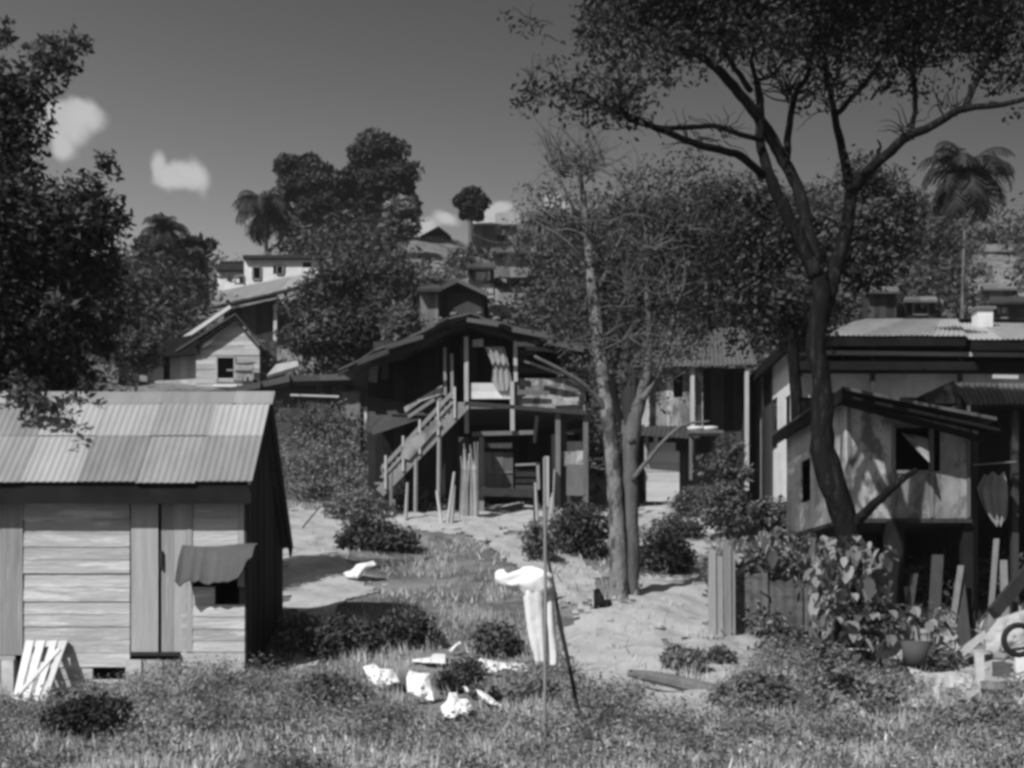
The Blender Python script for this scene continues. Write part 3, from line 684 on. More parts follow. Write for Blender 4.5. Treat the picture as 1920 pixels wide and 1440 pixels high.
def gable_cottage():
    Y = 50.0; o = empty('gabled_cottage', GY(425, 52), 'small pale boarded cottage with a steep gable on the hillside above the corrugated roof', 'house')
    fr = MB(); top = [(368, 646), (372, 640), (441, 600), (487, 642)]
    wallpx(fr, Y, 368, 487, 0, 738, .19, 'h', top=[(368, 646), (441, 598), (487, 640)], holes=[(406, 440, 670, 714)], jit=.02, lap=True)
    fr.build('gable_wall', 'pale_boards', o)
    w = MB(); frame_px(w, Y - .05, 406, 440, 669, 715, .07); wf = w.build('window', 'pale_boards', o)
    s = MB(); s.prism([P(402, 722, Y - .1), P(446, 722, Y - .1), P(446, 727, Y - .1), P(402, 727, Y - .1)], (0, -.2, 0), .9); s.build('sill', 'white_paint', wf)
    sh = MB(); wallpx(sh, Y - .3, 442, 477, 680, 714, .16, 'v', jit=.02); sh.beam(P(440, 680, Y - .35), P(480, 679, Y - .35), .05, .05, .2, up=(0, 1, 0)); sh.beam(P(425, 694, Y - .38), P(470, 694, Y - .38), .05, .05, .2, up=(0, 1, 0)); sh.build('shutter', 'patched_boards', o)
    sw = MB(); sidewall(sw, sx(487, Y), Y, Y + 5, sz(745, Y), sz(642, Y)); wallpx(sw, Y + 5, 340, 520, 640, 738, .3); wallpx(sw, Y + 1.2, 366, 486, 640, 738, .3)
    sw.build('side_walls', 'dark_boards', o)
    lw = MB(); wallpx(lw, Y + .5, 276, 368, 660, 742, .22, 'v', holes=[(304, 321, 664, 712)], jit=.02); lw.build('lean_to_wall', 'pale_boards', o)
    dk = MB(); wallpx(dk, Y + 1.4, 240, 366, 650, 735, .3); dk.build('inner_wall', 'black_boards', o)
    r = MB(); zt = P(441, 590, Y - .25)
    back = Vector((-.9, 5.6, .1))
    A = P(330, 660, Y - .25); B = zt; Cc = P(497, 657, Y - .25)
    r.prism([A, B, B + Vector((0, 0, .07)), A + Vector((-.05, 0, .07))], back, .3)
    r.prism([B, Cc, Cc + Vector((.05, 0, .06)), B + Vector((0, 0, .07))], back, .2)
    rr = r.build('roof', 'dark_zinc', o)
    b = MB(); b.beam(P(366, 650, Y - .27), P(441, 598, Y - .27), .05, .28, .1, up=(0, 1, 0)); b.beam(P(441, 598, Y - .27), P(495, 660, Y - .27), .05, .26, .1, up=(0, 1, 0)); b.build('barge_board', 'black_boards', rr)
    t = MB(); t.prism([P(332, 638, Y + .5), P(430, 572, Y + .5), P(434, 577, Y + .4), P(336, 644, Y + .4)], (-.1, .6, .1), .9); t.build('ridge_cap', 'zinc', rr)
    lr = MB(); lr.prism([P(238, 662, Y - .2), P(300, 640, Y - .2), P(372, 625, Y - .2), P(372, 664, Y - .2), P(240, 672, Y - .2)], (0, 3, .4), .2); lr.build('lean_to_roof', 'black_boards', o)
    pp = MB(); wallpx(pp, Y - .1, 222, 262, 666, 728, .3); pp.build('porch_screen', 'black_boards', o)
gable_cottage()

def sloped_shed():
    Y = 62.0; o = empty('sloping_roof_house', GY(480, 64), 'tall dark boarded house whose bright roof slopes up to the right, above the gabled cottage', 'house')
    r = MB(); sheet_roof(r, P(392, 575, Y - 1), P(560, 536, Y - 1), P(578, 512, Y + 3), P(410, 546, Y + 3), .9, .3, .02, flat=True); rf = r.build('roof', 'zinc', o)
    e = MB(); e.beam(P(392, 579, Y - 1), P(562, 540, Y - 1), .1, .24, .2, up=(0, 1, 0)); e.build('fascia', 'dark_boards', rf)
    b = MB(); b.beam(P(428, 574, Y - .6), P(520, 555, Y - .6), .08, .12, .6, up=(0, 1, 0)); b.build('gutter', 'grey_boards', rf)
    w = MB(); wallpx(w, Y, 420, 520, 0, 740, .3, top=[(420, 584), (520, 560)]); sidewall(w, sx(520, Y), Y, Y + 5, sz(700, Y), sz(556, Y)); w.build('wall', 'dark_boards', o)
    MB().beam(P(517, 575, Y - .25), P(515, 690, Y - .25), .16, .16, .8, up=(0, 1, 0)).build('post', 'pale_boards', o)
    Y = 76.0; o = empty('white_hill_house', GY(500, 78), 'white flat roofed house with small dark windows below the palm', 'house')
    w = MB(); wallpx(w, Y, 458, 597, 484, 560, .6, 'v', holes=[(474, 489, 500, 524), (519, 531, 498, 514), (568, 576, 492, 502)], jit=.005, gap=.001); w.build('wall', 'white_paint', o)
    w = MB(); wallpx(w, Y + .6, 408, 462, 508, 560, .6, 'v', holes=[(441, 457, 517, 532)], jit=.005, gap=.001); w.build('lower_wall', 'white_paint', o)
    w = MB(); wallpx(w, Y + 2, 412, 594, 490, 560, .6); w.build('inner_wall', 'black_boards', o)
    for a, b, c, d in ((474, 489, 500, 524), (519, 531, 498, 514), (441, 457, 517, 532)):
        f = MB(); frame_px(f, Y - .08, a, b, c, d, .1); f.build('window', 'grey_boards', o)
    w = MB(); sidewall(w, sx(597, Y), Y, Y + 5, sz(560, Y), sz(486, Y)); w.build('side_wall', 'pale_boards', o)
    r = MB(); r.prism([P(455, 478, Y - .4), P(602, 478, Y - .4), P(602, 484, Y - .4), P(455, 484, Y - .4)], (0, 6, 0), .1); r.prism([P(404, 494, Y + .2), P(457, 494, Y + .2), P(457, 506, Y + .2), P(404, 506, Y + .2)], (0, 5, 0), .1); r.build('roof', 'dark_boards', o)
sloped_shed()

def low_hut():
    Y = 38.0; o = empty('low_hut', GY(620, 39), 'low dark hut with a ragged tin roof left of the timber house', 'hut')
    r = MB()
    line = [(330, 738), (420, 728), (485, 716), (540, 704), (600, 702), (660, 700), (700, 714)]
    for a, b in zip(line[:-1], line[1:]):
        A = P(a[0], a[1], Y - .6 + rng.uniform(-.2, .2)); B = P(b[0] + 3, b[1], Y - .6); r.prism([A, B, B - Vector((0, 0, .18)), A - Vector((0, 0, .18))], (0, 4.5, .5))
        A = P(a[0], a[1] + 10, Y - .3 + rng.uniform(-.2, .2)); B = P(b[0] + 3, b[1] + 10, Y - .3); r.prism([A, B, B - Vector((0, 0, .15)), A - Vector((0, 0, .15))], (0, 4.0, .5))
    rf = r.build('roof', 'dark_zinc', o)
    t = MB(); t.prism([P(518, 683, Y), P(558, 676, Y), P(560, 686, Y - .4), P(500, 704, Y - .4)], (0, .05, -.08), .8); t.build('tin_sheet', 'zinc', rf)
    f = MB(); f.beam(P(545, 741, Y - .7), P(636, 744, Y - .7), .05, .12, .9, up=(0, 1, 0)); f.build('fascia', 'pale_boards', rf)
    w = MB(); wallpx(w, Y, 500, 690, 722, 860, .3); sidewall(w, sx(690, Y), Y, Y + 4, 4.5, sz(722, Y)); w.build('wall', 'dark_boards', o)
    w = MB(); wallpx(w, Y - .1, 640, 676, 735, 850, .25, top=[(640, 735), (676, 735)]); w.build('door', 'grey_boards', o)
low_hut()

def mid_hut(name, Y, x0, x1, yt, yb, roof, label, wm='grey_boards', rm='dark_zinc', hole=None, peak=None, depth=3.5, rslope=0, drop=0, cat='hut'):
    """hillside hut: front wall with openings, side walls, roof with thickness"""
    o = empty(name, GY((x0 + x1) / 2, Y + 1), label, cat)
    w = MB(); wallpx(w, Y, x0, x1, yt, yb, .28, 'v', holes=hole or []); w.build('wall', wm, o)
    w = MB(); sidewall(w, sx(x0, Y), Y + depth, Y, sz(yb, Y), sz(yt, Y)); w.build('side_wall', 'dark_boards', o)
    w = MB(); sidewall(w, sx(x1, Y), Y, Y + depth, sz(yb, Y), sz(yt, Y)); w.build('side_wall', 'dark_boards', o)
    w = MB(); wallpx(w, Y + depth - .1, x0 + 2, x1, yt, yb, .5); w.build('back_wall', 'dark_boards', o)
    if hole:
        for a, b, c, d in hole:
            f = MB(); frame_px(f, Y - .05, a, b, c, d, .08); f.build('window', 'grey_boards', o)
    r = MB(); e = (x1 - x0) * .06 + 3
    if peak:
        A = P(x0 - e, yt, Y - .5); B = P(x1 + e, yt, Y - .5); T = P(peak[0], peak[1], Y - .5); k = Vector((0, depth + 1, 0)); th = Vector((0, 0, -.14))
        r.prism([A, T, T + th, A + th], k); r.prism([T, B, B + th, T + th], k)
    else:
        A = P(x0 - e, yt + 1, Y - .5); B = P(x1 + e, yt + 1 + drop, Y - .5); Cc = P(x1 + e * .5, yt + drop - roof, Y + depth * .8) ; D = P(x0 - e * .5, yt - roof, Y + depth * .8)
        sheet_roof(r, A, B, Cc, D, .9, .3, .02, th=.1, flat=True)
    r.build('roof', rm, o); return o
mid_hut('hilltop_hut', 88, 794, 840, 442, 492, 0, 'tiny hilltop hut with a peaked dark roof, right of the tall trees', 'grey_boards', peak=(822, 424), hole=[(800, 836, 482, 492)])
mb = MB(); mb.prism([P(796, 444, 87.8), P(811, 444, 87.8), P(811, 466, 87.8), P(796, 466, 87.8)], (0, .1, 0), .9); mb.prism([P(775, 460, 87.8), P(790, 458, 87.8), P(790, 472, 87.8), P(775, 472, 87.8)], (0, 1.5, 0), .6)
single(mb, 'water_tank', 'white_paint', 'white painted panels beside the tiny hilltop hut', 'panel')
mid_hut('pale_roof_house', 86, 888, 968, 419, 500, 20, 'hilltop house with a long pale roof beside the small round tree', 'grey_boards', 'zinc', hole=[(900, 914, 462, 474), (930, 950, 440, 456)])
mid_hut('brush_house', 80, 994, 1056, 402, 500, 6, 'dark roofed house on the skyline right of the long pale roof', 'dark_boards', hole=[(1006, 1018, 420, 440)])
mid_hut('ridge_hut', 64, 925, 990, 470, 520, 5, 'grey hut with a dark doorway below the long pale roof', 'grey_boards', 'rusty_zinc', hole=[(948, 974, 474, 496)])
mid_hut('scrap_hut', 46, 812, 905, 548, 600, 10, 'low hut with a dark roof just above the timber house ridge', 'dark_boards', 'dark_zinc', peak=(858, 522))
0 and mid_hut('upper_hut', 52, 800, 880, 520, 560, 16, 'dark hut showing only its roof behind the low hut over the timber house', 'black_boards', 'dark_zinc')
mid_hut('lean_hut', 43, 788, 822, 540, 660, 6, 'narrow leaning hut wall left of the timber house ridge', 'grey_boards', 'dark_zinc')
mid_hut('arched_roof_house', 92, 1832, 1906, 470, 520, 12, 'hilltop house with a bright rounded roof at the far right skyline', 'dark_boards', 'rusty_zinc', hole=[(1845, 1890, 480, 496)])
mid_hut('hillside_hut', 60, 1700, 1752, 562, 610, 6, 'dark hut just above the long pale roof on the right', 'black_boards', 'rusty_zinc', hole=[(1712, 1740, 568, 590)])
mid_hut('hillside_hut', 66, 1846, 1900, 540, 600, 10, 'dim grey hut uphill of the white chimney', 'grey_boards', 'rusty_zinc')
mid_hut('hillside_hut', 58, 1630, 1680, 545, 596, 8, 'small hut with a pale bent roof behind the big dark trunk', 'dark_boards', 'rusty_zinc')
mid_hut('hillside_hut', 70, 1560, 1600, 520, 550, 7, 'dim hut deep in shade between the big tree limbs', 'grey_boards', 'rusty_zinc')
mid_hut('hillside_hut', 74, 1690, 1740, 500, 530, 7, 'long low hut under the tall palm crown at the left', 'dark_boards', 'rusty_zinc', hole=[(1700, 1712, 506, 520)])
mid_hut('hillside_hut', 84, 1760, 1800, 478, 505, 6, 'hut on the ridge just left of the tall palm trunk', 'grey_boards', 'dark_zinc', peak=(1780, 466))
mid_hut('hillside_hut', 56, 1860, 1925, 565, 612, 9, 'wide hut uphill behind the white chimney at the right edge', 'dark_boards', 'dark_zinc', hole=[(1876, 1890, 576, 596)])
mid_hut('hillside_hut', 72, 1000, 1040, 470, 505, 6, 'hut half hidden by the left branches of the twin trunked tree', 'dark_boards', 'rusty_zinc', hole=[(1010, 1020, 480, 494)])
mid_hut('hillside_hut', 58, 880, 925, 500, 540, 7, 'dark hut with an open front above the stones on the timber house roof', 'dark_boards', 'dark_zinc', hole=[(890, 912, 508, 528)])
mid_hut('hillside_hut', 80, 845, 880, 470, 500, 6, 'small hut between the tiny hilltop hut and the dark doorway hut', 'grey_boards', 'dark_zinc', hole=[(852, 862, 478, 492)])
mid_hut('hillside_hut', 78, 1624, 1656, 476, 510, 8, 'tiny pale fronted hut high on the slope behind the big tree', 'patched_boards', 'zinc')

def plank_house():
    Y = 34.0; o = empty('plank_house', GY(1290, 36), 'house with a broad grey roof and patched planks behind the twin trunked tree', 'house')
    r = MB(); sheet_roof(r, P(1180, 688, Y - .5), P(1420, 684, Y - .5), P(1395, 615, Y + 4), P(1225, 612, Y + 4), .8, .12, .012); r.build('roof', 'rusty_zinc', o)
    w = MB(); wallpx(w, Y, 1200, 1318, 690, 800, .22, holes=[(1262, 1282, 700, 745)], jit=.03); w.build('wall', 'patched_boards', o)
    w = MB(); wallpx(w, Y + .8, 1180, 1400, 690, 940, .3); sidewall(w, sx(1400, Y), Y, Y + 4, 4, sz(690, Y)); sidewall(w, sx(1192, Y), Y + 4, Y, 4, sz(690, Y)); w.build('inner_wall', 'dark_boards', o)
    for px in (1298, 1400, 1212): MB().beam(P(px, 690, Y - .3), P(px, 920, Y - .3), .1, .1, .7, up=(0, 1, 0)).build('post', 'pale_pole', o)
    a = MB(); sheet_roof(a, P(1188, 815, Y - 2.2), P(1312, 824, Y - 2.2), P(1312, 800, Y), P(1196, 796, Y), .8, .12, .012); a.build('awning', 'dark_zinc', o)
    w = MB(); wallpx(w, 32.5, 1212, 1274, 0, 940, .26, 'h', top=[(1212, 845), (1222, 832), (1262, 830), (1274, 850)], jit=.03); w.build('whitewashed_wall', 'pale_boards', o)
    w = MB(); wallpx(w, 32.8, 1274, 1392, 850, 940, .2, jit=.05, miss=.1); w.build('board_screen', 'dark_boards', o)
    for i, (px, L_) in enumerate(((1305, 'left of the two pale bowls under the plank house awning'), (1330, 'right of the two pale bowls under the plank house awning'))):
        mb = MB(); c = P(px, 805, 31.6); k = 14; vs = []
        for j, (rr, zz) in enumerate(((.10, -.10), (.19, -.02), (.22, .05), (.20, .05), (.10, -.06))):
            for q in range(k): vs.append(c + Vector((math.cos(q / k * 6.283) * rr, math.sin(q / k * 6.283) * rr, zz)))
        fs = [[j * k + q, j * k + (q + 1) % k, (j + 1) * k + (q + 1) % k, (j + 1) * k + q] for j in range(4) for q in range(k)] + [[q for q in range(k)][::-1], [4 * k + q for q in range(k)]]
        mb.poly(vs, fs, .6); single(mb, 'bowl', 'white_paint', L_, 'bowl', smooth=True)
    mb = MB(); mb.prism([P(1288, 812, 31.9), P(1350, 812, 31.9), P(1350, 817, 31.9), P(1288, 817, 31.9)], (0, -.5, 0)); 
    mb.beam(P(1295, 815, 31.7), P(1295, 900, 31.7), .07, .07, up=(0, 1, 0)); mb.beam(P(1345, 815, 31.7), P(1345, 900, 31.7), .07, .07, up=(0, 1, 0))
    single(mb, 'wash_shelf', 'grey_boards', 'rough wooden shelf holding two pale bowls', 'shelf')
plank_house()

def big_house():
    o = empty('hip_roof_house', (9, 32, 3.5), 'large white walled house with a long pale hip roof behind the shack on the right', 'house')
    xl, xr = 6.35, 19.0; ze = 8.06; yn, yf = 29.3, 37.0
    r = MB(); A = (8.3, yn, ze); B = (10.25, yn, ze); R1 = (9.1, 32.6, 9.28); R2 = (11.1, 32.6, 9.28)
    sheet_roof(r, (xl, yn, ze - .0), (10.42, yn, ze), (11.35, 32.6, 9.2), (9.05, 32.6, 9.2), .8, .12, .012, rag=.02)
    sheet_roof(r, (10.35, yn - .35, ze - .16), (xr, yn - .35, ze - .16), (xr, 32.4, 9.05), (11.1, 32.4, 9.05), .8, .12, .012, rag=.02)
    r.poly([(xl, yn, ze), (xl, yf, ze), (9.05, 32.6, 9.2)], [[0, 1, 2]]); r.poly([(xl, yf, ze), (xr, yf, ze), (xr, 32.6, 9.2), (9.05, 32.6, 9.2)], [[0, 1, 2, 3]])
    rf = r.build('roof', 'zinc', o)
    f = MB(); f.beam((xl, yn + .06, ze - .13), (10.4, yn + .06, ze - .13), .05, .2, .1); f.beam((10.4, yn - .28, ze - .30), (xr, yn - .28, ze - .30), .05, .2, .1); f.beam((xl + .05, yn, ze - .13), (xl + .05, yf, ze - .13), .05, .2, .1)
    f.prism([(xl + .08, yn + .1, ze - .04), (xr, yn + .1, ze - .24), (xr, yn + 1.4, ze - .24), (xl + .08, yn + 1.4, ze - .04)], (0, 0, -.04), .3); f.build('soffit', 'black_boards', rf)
    c = MB(); q0, q1 = P(1833, 582, 31.5), P(1862, 625, 31.5); c.box(((q0.x + q1.x) / 2, 31.7, (q0.z + q1.z) / 2 - .1), ((q1.x - q0.x), .4, q0.z - q1.z + .3), 0, .9); ch = c.build('chimney', 'white_paint', rf)
    c = MB(); c.box(((q0.x + q1.x) / 2, 31.7, q0.z + .06), (q1.x - q0.x + .12, .52, .07), 0, .5); c.build('cap', 'grey_boards', ch)
    X0 = 6.75; w = MB()
    boards(w, (X0, 36.6, 3.6), (0, -1, 0), 2.2, ze - 3.6, .3, 'v', jit=.003, gap=.002)
    boards(w, (X0, 33.0, 3.6), (0, -1, 0), 3.0, ze - 3.6, .3, 'v', holes=[(.1, .5, 2.3, 3.6), (1.5, 1.9, 2.0, 3.4)], jit=.003, gap=.002)
    w.build('side_wall', 'white_paint', o)
    w = MB(); boards(w, (X0 + .04, 34.4, 3.6), (0, -1, 0), 1.4, ze - 3.6, .3, 'v'); boards(w, (X0 + 1.0, 36.6, 3.6), (0, -1, 0), 6.6, ze - 3.6, .5, 'v'); w.build('recess_wall', 'dark_boards', o)
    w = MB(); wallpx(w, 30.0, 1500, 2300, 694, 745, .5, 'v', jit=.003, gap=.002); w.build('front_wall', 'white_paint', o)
    w = MB(); wallpx(w, 30.3, 1500, 2300, 640, 700, .4, 'v'); w.build('upper_wall', 'black_boards', o)  # wall coloured black for the band of shadow beneath the eave
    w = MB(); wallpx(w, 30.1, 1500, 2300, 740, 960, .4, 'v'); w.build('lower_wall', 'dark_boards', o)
    b = MB(); b.beam((sx(1496, 29.7), 29.6, sz(661, 29.6)), (xr, 29.6, sz(673, 29.6)), .1, .09, .4); b.build('verandah_beam', 'pale_boards', o)
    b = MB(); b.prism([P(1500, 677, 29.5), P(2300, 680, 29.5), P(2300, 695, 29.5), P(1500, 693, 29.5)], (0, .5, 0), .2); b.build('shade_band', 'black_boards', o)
    for px in (1636, 1800, 1500): MB().beam(P(px, 645, 29.75), P(px, 745, 29.75), .1, .1, .5, up=(0, 1, 0)).build('post', 'dark_boards', o)
    MB().prism([P(1860, 703, 29.45), P(1908, 704, 29.45), P(1908, 711, 29.45), P(1860, 710, 29.45)], (0, -.05, 0), .8).build('vent_panel', 'pale_boards', o)
big_house()

def front_shack():
    o = empty('patched_shack', (6.3, 21, 1.7), 'patched pale shack raised on posts, behind the big dark tree trunk on the right', 'hut')
    Y = 20.0; X0, X1 = sx(1590, Y), sx(1818, Y); zf = sz(972, Y)
    w = MB(); wallpx(w, Y, 1590, 1818, 0, 972, .33, 'v', top=[(1590, 752), (1818, 792)], holes=[(1676, 1744, 800, 884)], jit=.01)
    w.build('front_wall', 'patched_boards', o)
    zt = sz(752, Y); w = MB(); boards(w, (X0, 24.4, zf), (0, -1, 0), 4.4, zt - zf, .4, 'v', jit=.012, holes=[(1.3, 1.9, .5, 1.25)]); w.build('side_wall', 'pale_boards', o)
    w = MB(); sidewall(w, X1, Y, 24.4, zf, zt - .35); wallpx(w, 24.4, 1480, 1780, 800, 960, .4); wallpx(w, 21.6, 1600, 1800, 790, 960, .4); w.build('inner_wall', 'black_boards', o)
    f = MB(); frame_px(f, Y - .03, 1675, 1745, 799, 885, .05); wf = f.build('window', 'grey_boards', o)
    f = MB(); f.prism([P(1690, 812, Y - .02), P(1740, 822, Y - .02), P(1743, 868, Y - .5), P(1712, 836, Y - .4)], (0, .02, .01), .6); f.build('flap', 'patched_boards', wf)
    c = MB(); 
    for px in (1592, 1675, 1747, 1816): c.beam(P(px, 760, Y - .035), P(px, 970, Y - .035), .05, .03, up=(0, 1, 0))
    c.build('battens', 'grey_boards', o)
    r = MB(); zl = sz(728, 19.6); zr = sz(786, 19.6)
    A = Vector((X0 - .25, 19.4, zl)); B = Vector((X1 + .2, 19.4, zr)); k = Vector((0, 5.2, 0))
    r.prism([A, B, B - Vector((0, 0, .05)), A - Vector((0, 0, .05))], k, .2); rf = r.build('roof', 'rusty_zinc', o)
    e = MB(); e.beam(A + Vector((0, .02, -.17)), B + Vector((0, .02, -.21)), .04, .3, .2, up=(0, 1, 0)); e.prism([A + Vector((.1, .05, -.2)), B + Vector((-.1, .05, -.3)), B + Vector((-.1, .4, -.3)), A + Vector((.1, .4, -.2))], (0, 0, -.03), .2); e.beam(A + Vector((.02, 0, -.13)), A + k + Vector((.02, 0, -.13)), .04, .2, .2); e.build('fascia', 'black_boards', rf)  # deep black fascia and added slab imitate the shade under this roof
    fl = MB(); fl.prism([P(1585, 972, Y - .1), P(1822, 972, Y - .1), P(1822, 980, Y - .1), P(1585, 980, Y - .1)], (0, 4.6, 0), .3); fl.build('floor', 'dark_boards', o)
    for px, Yp, wd in ((1676, 19.95, .26), (1596, 20.1, .14), (1812, 20.1, .16), (1596, 24, .14), (1800, 24, .14)):
        q = P(px, 978, Yp); MB().beam(q, (q.x, Yp, 1.2), wd, wd, .3).build('post', 'black_boards', o)
    w = MB(); wallpx(w, 22.6, 1600, 1960, 975, 1180, .4); w.build('under_floor_shade', 'black_boards', o)  # black sheet put in for the shaded space under the floor
front_shack()

def right_lean_to():
    o = empty('lean_to', (8.5, 21.5, 1.7), 'dark open lean-to with a grey tin roof at the right edge', 'shelter')
    r = MB(); sheet_roof(r, P(1812, 757, 20.4), P(2120, 757, 20.4), P(2120, 722, 23), P(1790, 718, 23), .8, .1, .012); rf = r.build('roof', 'rusty_zinc', o)
    e = MB(); e.beam(P(1812, 763, 20.42), P(2120, 764, 20.42), .04, .1, .1, up=(0, 1, 0)); e.build('fascia', 'black_boards', rf)
    s = MB(); s.prism([P(1725, 742, 20.2), P(1788, 713, 20.2), P(1800, 730, 20.2), P(1800, 756, 20.2), P(1745, 756, 20.2)], (0, 2.5, 0), .2); s.build('end_board', 'dark_boards', o)
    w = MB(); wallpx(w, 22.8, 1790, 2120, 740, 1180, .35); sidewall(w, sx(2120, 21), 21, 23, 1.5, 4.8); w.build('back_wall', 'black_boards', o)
    for px, m_ in ((1826, 'dark_boards'), (1902, 'dark_boards'), (2060, 'dark_boards')):
        q = P(px, 762, 20.6); MB().beam(q, (q.x, 20.6, 1.3), .1, .1, .5).build('post', m_, o)
    mb = MB(); mb.tube([P(1824, 872, 20.4), P(1905, 866, 20.4)], .012, 5); line = single(mb, 'clothes_line', 'pole_wood', 'short line strung between the posts of the dark lean-to', 'line')
    mb = MB(); vs = []; nx = 16
    rows = [(1846, 1884, 888), (1832, 1889, 915), (1838, 1890, 935), (1846, 1889, 955), (1856, 1888, 972), (1868, 1880, 984)]
    for j, (l, r_, py) in enumerate(rows):
        for k in range(nx + 1): vs.append(P(l + (r_ - l) * k / nx, py + 4 * math.sin(k * .7), 20.4 + .05 * math.sin(k * 1.3 + j * .5)))
    mb.poly(vs, [[j * (nx + 1) + k, (j + 1) * (nx + 1) + k, (j + 1) * (nx + 1) + k + 1, j * (nx + 1) + k + 1] for j in range(len(rows) - 1) for k in range(nx)], .5)
    single(mb, 'hanging_cloth', 'grey_cloth', 'grey cloth hanging between the posts of the dark lean-to', 'laundry', smooth=True)
right_lean_to()

# ================================================================== trees
def blobs_px(L, dk=.8):
    """(px, py, Y, rx, ry) as seen in the photo -> ellipsoids in metres"""
    r = []
    for (px, py, Y, a, b) in L:
        c = P(px, py, Y); r.append((c.x, c.y, c.z, a / F * Y, max(a, b) / F * Y * dk, b / F * Y))
    return r
def limb(mb, pts, Y, rad, n=7, wob=.12, tone=None, jit=.02):
    """pts (px,py[,dY]) -> smoothed tube, radii in photo pixels"""
    q = [P(p[0], p[1], Y + (p[2] if len(p) > 2 else 0)) for p in pts]; out_ = []; ro = []
    for i in range(len(q) - 1):
        p0 = q[max(i - 1, 0)]; p1 = q[i]; p2 = q[i + 1]; p3 = q[min(i + 2, len(q) - 1)]
        for k in range(4):
            t = k / 4; v = .5 * ((2 * p1) + (-p0 + p2) * t + (2 * p0 - 5 * p1 + 4 * p2 - p3) * t * t + (-p0 + 3 * p1 - 3 * p2 + p3) * t ** 3)
            out_.append(v + Vector((rng.uniform(-jit, jit), rng.uniform(-jit, jit), 0)) * .5); ro.append((rad[i] + (rad[i + 1] - rad[i]) * t) / F * Y)
    out_.append(q[-1]); ro.append(rad[-1] / F * Y); return mb.tube(out_, ro, n, tone, wob)
def twigs(mb, starts, Y, n, ln, r0, seed, spread=1.0):
    R = random.Random(seed)
    for _ in range(n):
        px, py = R.choice(starts); px += R.uniform(-15, 15); py += R.uniform(-15, 15); a = R.uniform(-1.25, 1.25) * spread; L_ = R.uniform(.4, 1) * ln; dy = R.uniform(-.8, .8)
        p = [(px, py, dy * .4)]; 
        for k in range(4): a += R.uniform(-.6, .6); px += math.sin(a) * L_ / 4; py -= math.cos(a) * L_ / 4; p.append((px, py, dy * (.55 + .15 * k)))
        limb(mb, p, Y, [r0, r0 * .8, r0 * .6, r0 * .45, r0 * .25], 4, 0)

